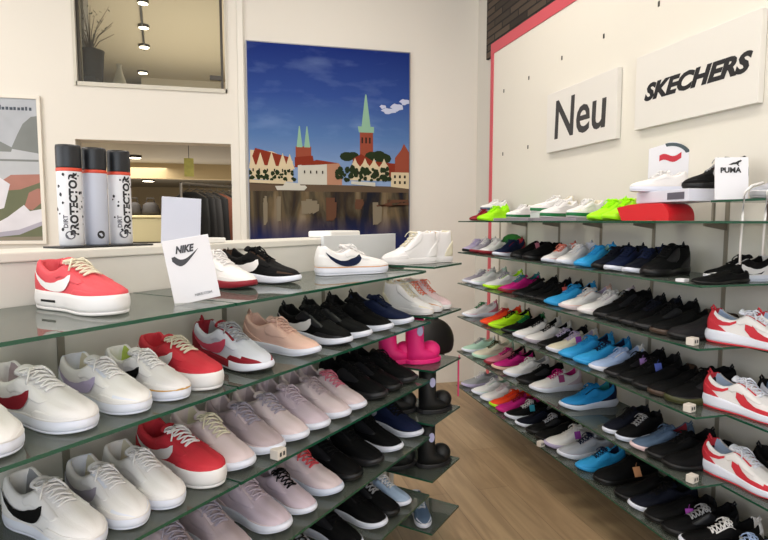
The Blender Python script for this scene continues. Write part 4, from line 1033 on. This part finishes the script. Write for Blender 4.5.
def water_mat():
    m = bpy.data.materials.new('printed_water'); m.use_nodes = True; nt = m.node_tree; b = nt.nodes['Principled BSDF']; b.inputs['Roughness'].default_value = .8; b.inputs['Specular IOR Level'].default_value = .1
    tc = nt.nodes.new('ShaderNodeTexCoord'); mp = nt.nodes.new('ShaderNodeMapping'); mp.inputs['Scale'].default_value = (6, 1, 1.2); nt.links.new(tc.outputs['Object'], mp.inputs[0])
    n = nt.nodes.new('ShaderNodeTexNoise'); n.inputs['Scale'].default_value = 1.4; n.inputs['Detail'].default_value = 4; n.inputs['Distortion'].default_value = .6; nt.links.new(mp.outputs[0], n.inputs['Vector'])
    cr = nt.nodes.new('ShaderNodeValToRGB'); e = cr.color_ramp.elements; e[0].position = .36; e[0].color = lin('#1c1d22'); e[1].position = .78; e[1].color = lin('#8a7c66')
    for p_, c_ in ((.45, '#3a3020'), (.52, '#4e4634'), (.6, '#6a5a40')): x_ = e.new(p_); x_.color = lin(c_)
    nt.links.new(n.outputs['Fac'], cr.inputs[0])
    sp = nt.nodes.new('ShaderNodeSeparateXYZ'); nt.links.new(tc.outputs['Object'], sp.inputs[0])
    mr = nt.nodes.new('ShaderNodeMapRange'); mr.inputs['From Min'].default_value = .12; mr.inputs['From Max'].default_value = .30; mr.inputs['To Min'].default_value = .85; mr.inputs['To Max'].default_value = .05; nt.links.new(sp.outputs['Z'], mr.inputs['Value'])
    mx = nt.nodes.new('ShaderNodeMix'); mx.data_type = 'RGBA'; mx.inputs['B'].default_value = lin('#1a2456'); nt.links.new(mr.outputs[0], mx.inputs['Factor']); nt.links.new(cr.outputs[0], mx.inputs['A']); nt.links.new(mx.outputs['Result'], b.inputs['Base Color'])
    return m
# picture content measured in the photograph: px 247..409 wide, 41..240 high
def PX(x, y):
    x = x-2.4*math.sin(PI*min(1, max(0, (x-248.5)/160)))
    return ((x-248.5)/(408.5-248.5)*pw, (240.5-y+(x-248.5)*0)/(240.5-48)*(2.56-1.165)+(1.165-pz0))
inks = [sky_mat(), water_mat()]+[mat('print_'+k, c, .8, spec=.1) for k, c in (('roof', '#7c3020'), ('brick', '#8c4634'), ('spire', '#86ab92'), ('cream', '#c8b898'), ('tree', '#25301c'), ('quay', '#5c4c3c'), ('white', '#bfbcb0'), ('dark', '#2a2420'), ('pinkhouse', '#a87c64'), ('cloud', '#b9bfd4'), ('reflw', '#7c7260'), ('reflb', '#5e4030'))]
I = dict(sky=0, water=1, roof=2, brick=3, spire=4, cream=5, tree=6, quay=7, white=8, dark=9, pinkhouse=10, cloud=11, reflw=12, reflb=13)
b_ = bmesh.new(); lay = [0]
def shp(pts, ink):
    lay[0] += 1; y_ = -.0195-.00004*lay[0]
    poly(b_, [(max(.002, min(pw-.002, PX(x, y)[0])), y_, max(.002, min(ph-.002, PX(x, y)[1]))) for x, y in pts], I[ink])
shp([(240, 195), (415, 195), (415, 0), (240, 0)], 'sky'); shp([(240, 192), (240, 300), (415, 300), (415, 192)], 'water')
def cloud(cx, cy_, a, b2):
    shp([(cx+a*math.cos(2*PI*k/12)*(1+.2*math.sin(k*2.3)), cy_+b2*math.sin(2*PI*k/12)*(1+.25*math.cos(k*1.7))) for k in range(12)], 'cloud')
cloud(388, 108, 7, 3); cloud(396, 104, 6, 4); cloud(404, 98, 5, 3); cloud(382, 104, 3, 2)
shp([(247, 192), (409, 192), (409, 186), (247, 184)], 'quay')
shp([(250, 180), (292, 183), (292, 162), (272, 153), (250, 152)], 'cream'); shp([(249, 166), (255, 150), (288, 158), (294, 168)], 'roof')
for x in (251, 260, 271, 282, 289): shp([(x-5, 170), (x, 153+abs(x-270)*.1), (x+5, 170)], 'cream')
# twin spired church
for x in (299, 306.5): shp([(x-4, 165), (x-4, 147), (x+4, 147), (x+4, 165)], 'brick'); shp([(x-3, 148), (x-.4, 127), (x+.4, 127), (x+3, 148)], 'spire')
shp([(294, 168), (294, 158), (312, 156), (314, 168)], 'roof')
shp([(297, 185), (297, 166), (318, 163), (330, 165), (330, 185)], 'white'); shp([(326, 185), (326, 163), (338, 163), (341, 168), (341, 185)], 'pinkhouse'); shp([(300, 166), (316, 160), (338, 163), (318, 165)], 'roof')
# great church
shp([(359, 160), (359, 130), (372, 130), (372, 160)], 'brick'); shp([(358, 131), (357, 125), (373, 125), (373, 131)], 'spire')
shp([(360.5, 127), (364.2, 94), (365, 92), (365.8, 94), (369.8, 127)], 'spire')
for x in (360.5, 364.3, 368): shp([(x, 142), (x, 136), (x+1.6, 136), (x+1.6, 142)], 'dark')
for cx, cy_, r_ in ((346, 156, 6), (352, 155, 5), (371, 155, 6), (382, 157, 7), (378, 153, 5)): shp([(cx+r_*1.2*math.cos(2*PI*k/10), cy_+r_*.8*math.sin(2*PI*k/10)) for k in range(10)], 'tree')
shp([(350, 178), (352, 158), (360, 153), (372, 160), (394, 162), (394, 180)], 'roof')
for x in (354, 364, 373, 383): shp([(x-5, 180), (x-5, 166), (x-2, 162), (x, 157), (x+2, 162), (x+5, 166), (x+5, 180)], 'cream')
shp([(394, 178), (394, 156), (400, 148), (403, 141), (409, 150), (409, 178)], 'brick')
shp([(390, 186), (390, 171), (409, 171), (409, 188)], 'cream')
for x in (393, 398, 403): 
    for y in (174, 180): shp([(x, y+3), (x, y), (x+2, y), (x+2, y+3)], 'dark')
tr_ = random.Random(5)
for x in range(251, 300, 7):
    for _ in range(5):
        a_, b2_, r_ = x+tr_.uniform(-3, 3), 177+tr_.uniform(-5, 4), tr_.uniform(1.2, 2.6)
        shp([(a_+r_*math.cos(2*PI*k/7)*tr_.uniform(.7, 1.2), b2_+r_*math.sin(2*PI*k/7)*tr_.uniform(.7, 1.3)) for k in range(7)], 'tree')
for x in (340, 347, 355, 363, 371, 378, 385):
    for _ in range(8):
        a_, b2_, r_ = x+tr_.uniform(-4, 4), 174+tr_.uniform(-7, 6), tr_.uniform(1.5, 3.2)
        shp([(a_+r_*math.cos(2*PI*k/7)*tr_.uniform(.7, 1.2), b2_+r_*math.sin(2*PI*k/7)*tr_.uniform(.7, 1.3)) for k in range(7)], 'tree')
for x in (252, 258, 266, 273, 281, 288, 303, 309, 315, 321, 356, 374, 384):
    shp([(x, 173+(x > 295)*1), (x, 170+(x > 295)*1), (x+1.3, 170+(x > 295)*1), (x+1.3, 173+(x > 295)*1)], 'dark')
# reflections of the houses printed on the water
for (x0_, x1_, y0_, y1_, k_) in ((262, 266, 195, 226, 'reflw'), (276, 281, 196, 222, 'reflw'), (300, 322, 195, 215, 'reflw'), (325, 335, 195, 222, 'reflb'), (354, 362, 196, 210, 'reflb'), (372, 380, 200, 226, 'reflw'), (384, 408, 199, 203, 'reflb'), (376, 409, 205, 207, 'reflb')):
    for _ in range(5):
        xa, xb = sorted((tr_.uniform(x0_, x1_), tr_.uniform(x0_, x1_))); ya = tr_.uniform(y0_, (y0_+y1_)/2); shp([(xa-1, ya), (xb+1, ya), (xb+.6, y1_-tr_.uniform(0, 6)), (xa-.6, y1_)], k_)
shp([(247, 184), (285, 185), (285, 182), (247, 181)], 'cream'); shp([(276, 191), (274, 187), (304, 186), (306, 188), (303, 191)], 'white'); shp([(282, 187), (284, 183), (298, 184), (300, 187)], 'white'); shp([(350, 184), (350, 181), (374, 182), (374, 186)], 'white')
obj('printed_picture', b_, inks, pic)
b_ = bmesh.new(); f_ = .006
for (x0, x1, z0, z1) in ((-f_, pw+f_, ph, ph+f_), (-f_, 0, 0, ph), (pw, pw+f_, 0, ph), (-f_, pw+f_, -f_, 0)): bx(x0, x1, -.022, 0, z0, z1, b_)
obj('frame', b_, mat('pic_frame', '#8f9096', .4, .5), pic)

# left poster (sneakers)
lx0, lx1, lz0, lz1 = -2.0, -1.232, 1.17, 2.09
lp = thing('sneaker_poster', 'pale framed poster of legs in white sneakers at the left edge', 'poster', (lx0, YB-.001, lz0), 0)
lw, lh = lx1-lx0, lz1-lz0
b_ = bmesh.new(); bx(0, lw, -.014, 0, 0, lh, b_); obj('backing', b_, mat('poster_back', '#aaaaaa', .5), lp)
b_ = bmesh.new(); f_ = .022
for (x0, x1, z0, z1) in ((-f_, lw+f_, lh, lh+f_), (-f_, 0, 0, lh), (lw, lw+f_, 0, lh), (-f_, lw+f_, -f_, 0)): bx(x0, x1, -.024, 0, z0, z1, b_)
obj('frame', b_, mat('poster_frame', '#e2dcd0', .5), lp, bevel=.002)
inks2 = [mat('p2_'+k, c, .7, spec=.2, var=.12, vscale=9) for k, c in (('sky', '#aeb2b8'), ('grass', '#6c7058'), ('water', '#b6b9bd'), ('shoe', '#d8d6dc'), ('skin', '#a8786c'), ('bush', '#7e8280'), ('ground', '#8b8272'), ('ink', '#4d545e'), ('sole', '#aaa6b4'))]
I2 = dict(sky=0, grass=1, water=2, shoe=3, skin=4, bush=5, ground=6, ink=7, sole=8)
b_ = bmesh.new(); lay2 = [0]
def PY(x, y): return (lw-(38.5-x)/577*4.55*1.05, (237-y)/137*lh)
def shp2(pts, ink):
    lay2[0] += 1; y_ = -.0145-.00004*lay2[0]
    poly(b_, [(max(.002, min(lw-.002, PY(x, y)[0])), y_, max(.002, min(lh-.002, PY(x, y)[1]))) for x, y in pts], I2[ink])
shp2([(-80, 150), (40, 150), (40, 90), (-80, 90)], 'sky'); shp2([(-80, 240), (40, 240), (40, 178), (-80, 176)], 'grass'); shp2([(-80, 182), (40, 180), (40, 148), (-80, 146)], 'water')
shp2([(19, 148), (24, 134), (28, 124), (34, 117), (40, 116), (40, 152)], 'bush'); shp2([(-80, 150), (-80, 140), (4, 136), (20, 147), (19, 151)], 'bush')
shp2([(8, 158), (38, 158), (38, 160), (8, 160)], 'bush')
shp2([(10, 180), (18, 173), (40, 172), (40, 180), (24, 187), (16, 188)], 'skin'); shp2([(-40, 176), (6, 172), (17, 182), (12, 205), (0, 210), (-40, 200)], 'shoe')
shp2([(26, 205), (30, 190), (36, 186), (40, 186), (40, 200), (32, 207)], 'skin')
shp2([(-60, 228), (0, 224), (14, 214), (26, 202), (30, 208), (40, 206), (40, 222), (24, 229), (0, 233), (-60, 234)], 'shoe'); shp2([(-60, 234), (0, 230), (22, 226), (40, 218), (40, 222), (22, 231), (0, 234)], 'sole')
shp2([(-80, 240), (-80, 234), (40, 233), (40, 240)], 'ground')
obj('printed_picture', b_, inks2, lp)
b_ = bmesh.new()
for k, (wd, hh) in enumerate(((.018, .03), (.016, .018), (.016, .02), (.018, .018), (.014, .02), (.016, .018), (.016, .02), (.012, .024), (.014, .02))):
    x_ = lw-.225+k*.0225; bx(x_, x_+wd, -.0156, -.0148, lh-.075, lh-.075+hh, b_)
obj('small_lettering', b_, inks2[7], lp)

# ------------------------------------------------------------------ upper window and rooms behind
wf = obj('window_1', bmesh.new(), METD)
b_ = bmesh.new(); bx(WX0-.008, WX1+.012, YB-.012, YB-.0005, 2.195, 2.222, b_); bx(WX0-.02, WX0, YB-.012, YB-.0005, 2.195, 3.06, b_); bx(WX1, WX1+.012, YB-.012, YB-.0005, 2.195, 3.06, b_)
me_ = wf.data; b_.to_mesh(me_); b_.free(); me_.materials[0] = mat('frame_white', '#c9c4b6', .5); struct(wf)
def wpart(name, x0, x1, y0, y1, z0, z1, m_): return obj(name, bx(x0, x1, y0, y1, z0, z1), m_, wf)
wpart('dark_profile', WX0, WX0+.02, YB+.02, YB+.05, 2.212, 3.05, METD); wpart('dark_profile', WX1-.03, WX1-.012, YB+.02, YB+.05, 2.212, 3.05, METD)
wpart('glass_pane', WX0+.02, WX1-.03, YB+.03, YB+.036, 2.212, 3.05, PANE)
wpart('hinge', WX1-.105, WX1-.03, YB+.005, YB+.028, 2.285, 2.315, METD)
TAN = mat('mezzanine_ceiling', '#beae90', .7, var=.04, vscale=1); TAN2 = mat('rear_tan_wall', '#c4b492', .7, var=.04, vscale=1); GRYW = mat('rear_grey', '#97928a', .7)
CLR = mat('rear_soffit', '#a8a190', .7)
Y1 = YB+T
struct(obj('floor_rear', bx(-6, 3, Y1, 14, -.1, 0), FLOOR)); bpy.data.objects['floor_rear'].name = 'floor_back'
struct(obj('ceiling_lower', bx(-6, 3, Y1, 14, 2.06, 2.2), CLR))
struct(obj('ceiling_upper', bx(-6, 3, Y1, 14, 3.4, 3.5), TAN))
struct(obj('wall_back_far', bx(-6, 3, 14, 14.1, 0, 3.5), TAN2))
struct(obj('wall_left_rear', bx(-6.1, -6, Y1, 14, 0, 3.5), TAN2)); struct(obj('wall_right_rear', bx(3, 3.1, Y1, 14, 0, 3.5), TAN2))
struct(obj('trim_6', bx(-6, -1.28, 5.9, 6.1, 2.2, 3.4), GRYW))
struct(obj('trim_7', bx(-1.28, 3, 9.3, 9.6, 3.12, 3.4), mat('beam_pale', '#cdbfa4', .7)))
struct(obj('trim_8', bx(-6, 3, 8.2, 8.35, 1.86, 2.06), mat('beam_tan', '#bba67c', .7)))
LAMP = mat('lamp_glow', '#fff4dc', .5, emit='#fff0d4', es=14)
def spot(x, y, z, label, grp, r0=.07):
    r_ = thing('ceiling_spot', label, 'ceiling light', (x, y, z), 0, grp)
    b_ = bmesh.new(); lathe(b_, [(r0, -.03), (r0*1.05, -.02), (r0*1.05, 0)], 16); obj('housing', b_, METD, r_)
    b_ = bmesh.new(); lathe(b_, [(r0*.85, -.034), (r0*.9, -.0305)], 16); obj('lens', b_, LAMP, r_.children[0])
for i, (px_, py_) in enumerate(((-.80, 6.1), (-.90, 6.85), (-1.0, 7.6), (-1.2, 8.9))):
    spot(px_, py_, 3.4, f'round ceiling spot seen through upper window, {["topmost","second from top","third from top","lowest"][i]}', 'spots in the upper window', .05+.006*i)
tr = bmesh.new(); tube(tr, [(-.80, 5.9, 3.385), (-1.02, 7.75, 3.385)], .012, 6); tag(obj('light_track', tr, METD), 'thin dark light track linking the ceiling spots in upper window', 'light track')
for i, (px_, py_) in enumerate(((-1.10, 7.3), (-1.30, 9.3), (-1.52, 11.5))):
    spot(px_, py_, 2.06, f'ceiling spot seen through lower wall opening, {["nearest","middle","farthest"][i]}', 'spots in the lower opening', .07+.02*i)
# lower opening: clothes rail
LR = thing('clothes_rail', 'chrome clothes rail with hangers seen through the wall opening', 'clothes rail', (-.12, 5.6, 0), .9)
b_ = bmesh.new(); tube(b_, [(-.5, 0, 1.62), (.5, 0, 1.62)], .012, 8); tube(b_, [(-.5, 0, 0), (-.5, 0, 1.62)], .012, 8); tube(b_, [(.5, 0, 0), (.5, 0, 1.62)], .012, 8); obj('frame', b_, METAL, LR)
for sx in (-.5, .5):
    b_ = bmesh.new(); bx(sx-.02, sx+.02, -.25, .25, 0, .03, b_); obj('foot', b_, METAL, LR)
gcols = [('black', '#14130f'), ('black', '#1c1a18'), ('dark grey', '#2e2c2a'), ('black', '#100f0e'), ('brown', '#6c3c28'), ('black', '#171513'), ('grey green', '#7d8660'), ('black', '#131211'), ('olive', '#8a9450'), ('dark green', '#39402a')]
ordw = ['first', 'second', 'third', 'fourth', 'fifth', 'sixth', 'seventh', 'eighth', 'ninth', 'tenth']
for i, (cn, ch) in enumerate(gcols):
    u = -.40+.088*i; x_ = -.12+u*math.cos(.9); y_ = 5.6+u*math.sin(.9)
    g = thing('hanging_jacket', f'{cn} garment hanging on the rail beyond the opening, {ordw[i]} from left', 'garment', (x_, y_, 0), .9+PI/2, 'garments on the clothes rail')
    b_ = bmesh.new(); n = 10; rows_ = []
    for (zz, hw, th) in ((1.55, .05, .018), (1.53, .11, .025), (1.49, .20, .032), (1.30, .21, .034), (1.05, .22, .036), (.80, .23, .036)):
        rows_.append([b_.verts.new((hw*math.cos(2*PI*k/16)*(1+.04*math.sin(5*k+zz*9+i)), th*math.sin(2*PI*k/16)*(1+.25*math.sin(7*k+i)), zz)) for k in range(16)])
    for a in range(5):
        for k in range(16): b_.faces.new((rows_[a][k], rows_[a][(k+1) % 16], rows_[a+1][(k+1) % 16], rows_[a+1][k]))
    b_.faces.new(rows_[0]); b_.faces.new(rows_[-1]); bmesh.ops.recalc_face_normals(b_, faces=b_.faces)
    obj('cloth_body', b_, mat('garment%d' % i, ch, .85), g, smooth=True)
    b_ = bmesh.new(); tube(b_, [(-.18, 0, 1.50), (0, 0, 1.58), (.18, 0, 1.50)], .005, 5); tube(b_, [(0, 0, 1.58), (0, 0, 1.605), (.012, 0, 1.637), (-.012, 0, 1.637)], .003, 5); obj('hanger', b_, METAL, g)
hs_ = thing('hanging_sign', 'small olive yellow hanging sign above the clothes rail', 'sign', (0, 0, 0))
b_ = bmesh.new(); box(b_, (-.40, 5.75, 1.80), (.085, .008, .17), rz=.1); obj('panel', b_, mat('sign_olive', '#a8a048', .6, var=.3, vscale=30), hs_)
b_ = bmesh.new(); tube(b_, [(-.40, 5.75, 1.88), (-.40, 5.75, 2.06)], .003, 5); obj('cord', b_, METD, hs_)
# lower opening: armchair-like cabinet and boxes
cab = thing('display_cabinet', 'olive cream low cabinet seen through the lower opening', 'cabinet', (-1.13, 8.0, 0), 0)
b_ = bmesh.new(); bx(-.25, .25, -.2, .2, 0, 1.34, b_); obj('body', b_, mat('cab_olive', '#a59c78', .6), cab, bevel=.01)
b_ = bmesh.new(); bx(-.27, .27, -.22, .22, 1.3405, 1.37, b_); obj('top', b_, mat('cab_top', '#c4b88c', .6), cab, bevel=.01)
b_ = bmesh.new(); bx(-.25, .25, -.206, -.2005, 1.02, 1.04, b_); obj('drawer_gap', b_, METD, cab)
for i, (x_, s_) in enumerate(((-1.24, .10), (-1.04, .12))):
    hb = thing('handbag', f'dark handbag on the olive cabinet beyond the opening, {["left","right"][i]} one', 'bag', (x_, 8.0, 1.372), 0, 'dark handbags beyond the opening')
    b_ = bmesh.new(); lathe(b_, [(s_*.9, 0), (s_, .04), (s_*.8, .13), (s_*.4, .17)], 14); bmesh.ops.scale(b_, vec=(1, .5, 1), verts=b_.verts); obj('body', b_, mat('bagdark', '#221c16', .6), hb, smooth=True)
    b_ = bmesh.new(); tube(b_, [(-.05, 0, .15), (-.04, 0, .22), (.04, 0, .22), (.05, 0, .15)], .008, 6); obj('handle', b_, mat('bagdark', '#221c16', .6), hb)
b_ = bmesh.new(); bx(-1.38, -1.22, 6.3, 6.5, 0, 1.62, b_); tag(obj('cream_column', b_, mat('col_cream', '#d8cba4', .6), bevel=.01), 'cream square column beside the spray cans through the opening', 'column')
# upper window: plant in dark pot
pl = thing('potted_plant', 'leafless twiggy plant in dark pot inside the upper window', 'plant', (-1.06, 5.05, 2.201), 0)
b_ = bmesh.new(); lathe(b_, [(.06, 0), (.075, .04), (.10, .40), (.105, .42), (.09, .42)], 20); obj('pot', b_, mat('pot_dark', '#2c241e', .5), pl, smooth=True)
b_ = bmesh.new(); rnd = random.Random(3)
for k in range(22):
    a = rnd.uniform(0, 2*PI); r1 = rnd.uniform(.05, .20); h1 = rnd.uniform(.10, .34)
    tube(b_, [(0, 0, .40), (r1*.4*math.cos(a), r1*.4*math.sin(a), .40+h1*.6), (r1*math.cos(a), r1*math.sin(a), .40+h1)], [.004, .003, .0015], 4)
obj('twigs', b_, mat('twig', '#5a4c3a', .8), pl)
b_ = bmesh.new()
for k in range(70):
    a = rnd.uniform(0, 2*PI); r1 = rnd.uniform(.04, .20); h1 = .42+rnd.uniform(0, .32); s_ = rnd.uniform(.008, .02); tl = rnd.uniform(-1, 1)
    c_ = Vector((r1*math.cos(a), r1*math.sin(a), h1)); u_ = Vector((math.cos(a), math.sin(a), tl)).normalized()*s_; v_ = Vector((-math.sin(a), math.cos(a), .3)).normalized()*s_*.5
    b_.faces.new([b_.verts.new(c_-u_), b_.verts.new(c_-v_), b_.verts.new(c_+u_), b_.verts.new(c_+v_)])
obj('leaves', b_, mat('leaf_grey', '#5c5a42', .8), pl)
b_ = bmesh.new(); bx(-1.3, -.94, 4.62, 4.80, 2.2005, 2.34, b_); tag(obj('dark_planter_box', b_, mat('planter', '#241e19', .6), bevel=.01), 'dark box below the twiggy plant inside the upper window', 'box')
vs = thing('floor_vase', 'slim white floor vase right of the twiggy plant in upper window', 'vase', (-.93, 5.5, 2.201), 0)
b_ = bmesh.new(); lathe(b_, [(.05, 0), (.08, .10), (.075, .22), (.03, .36), (.018, .42), (.025, .44)], 20); obj('body', b_, mat('vase_white', '#cfc6b0', .4), vs, smooth=True)

# ------------------------------------------------------------------ lights
def area(name, loc, sx, sy, power, col, rot=(0, 0, 0)):
    l = bpy.data.lights.new(name, 'AREA'); l.shape = 'RECTANGLE'; l.size = sx; l.size_y = sy; l.energy = power; l.color = col
    o = bpy.data.objects.new(name, l); link(o); o.location = loc; o.rotation_euler = rot; return o
WARM = (1, .94, .87); COOL = (.88, .93, 1)
PANELM = mat('panel_glow', '#ffffff', .5, emit='#fff3e2', es=3)
for i, (x, y, w_) in enumerate(((.65, 2.7, 40), (.65, .7, 40), (-2.1, .9, 50), (-2.1, 2.9, 40), (-.7, -1.6, 40), (.9, -1.4, 20))):
    lt_ = thing('ceiling_panel_light', 'flat white ceiling light panel over the shop floor', 'ceiling light', (x, y, 3.4), 0, 'ceiling light panels')
    b_ = bmesh.new(); bx(-.3, .3, -.3, .3, -.03, 0, b_); obj('frame', b_, mat('lamp_frame', '#d8d8d8', .4), lt_)
    b_ = bmesh.new(); bx(-.27, .27, -.27, .27, -.036, -.0305, b_); obj('diffuser', b_, PANELM, lt_)
    area('lamp_%d' % i, (x, y, 3.35), .55, .55, w_*.62, WARM)
area('shop_window_daylight', (-1.0, -2.9, 1.7), 4.4, 2.4, 95, COOL, (PI/2, 0, 0))
area('added_side_fill', (-3.9, .2, 1.8), 4.6, 2.0, 110, (.95, .97, 1), (PI/2, 0, -PI/2)); area('rear_lower', (-1.6, 7.4, 2.0), 1.5, 2.5, 90, WARM); area('rear_lower_up', (-1.0, 9.0, .6), 2.5, 3.5, 60, WARM, (PI, 0, 0)); area('rear_rail', (.2, 4.9, 1.95), .4, .4, 16, WARM, (.5, -.3, 0))  # first lamp is an added side fill brightening the wall between the right shelves
area('rear_upper', (-.4, 7.0, 2.4), 2.0, 3.0, 46, WARM, (PI, 0, 0))
w = bpy.data.worlds.new('world'); scn.world = w; w.use_nodes = True
w.node_tree.nodes['Background'].inputs[0].default_value = (.75, .85, 1, 1); w.node_tree.nodes['Background'].inputs[1].default_value = .9

# ------------------------------------------------------------------ camera
cam = bpy.data.cameras.new('camera'); co = bpy.data.objects.new('camera', cam); link(co)
cam.sensor_width = 36; cam.lens = 577/768*36; cam.clip_start = .02
pit = math.atan(49/577); co.location = (0, 0, H); co.rotation_euler = (PI/2-pit, 0, -math.radians(14.5))
scn.camera = co
vs_ = scn.view_settings
vs_.view_transform = 'Standard'; vs_.look = 'None'; vs_.gamma = 1; vs_.use_curve_mapping = False; vs_.exposure = -.30
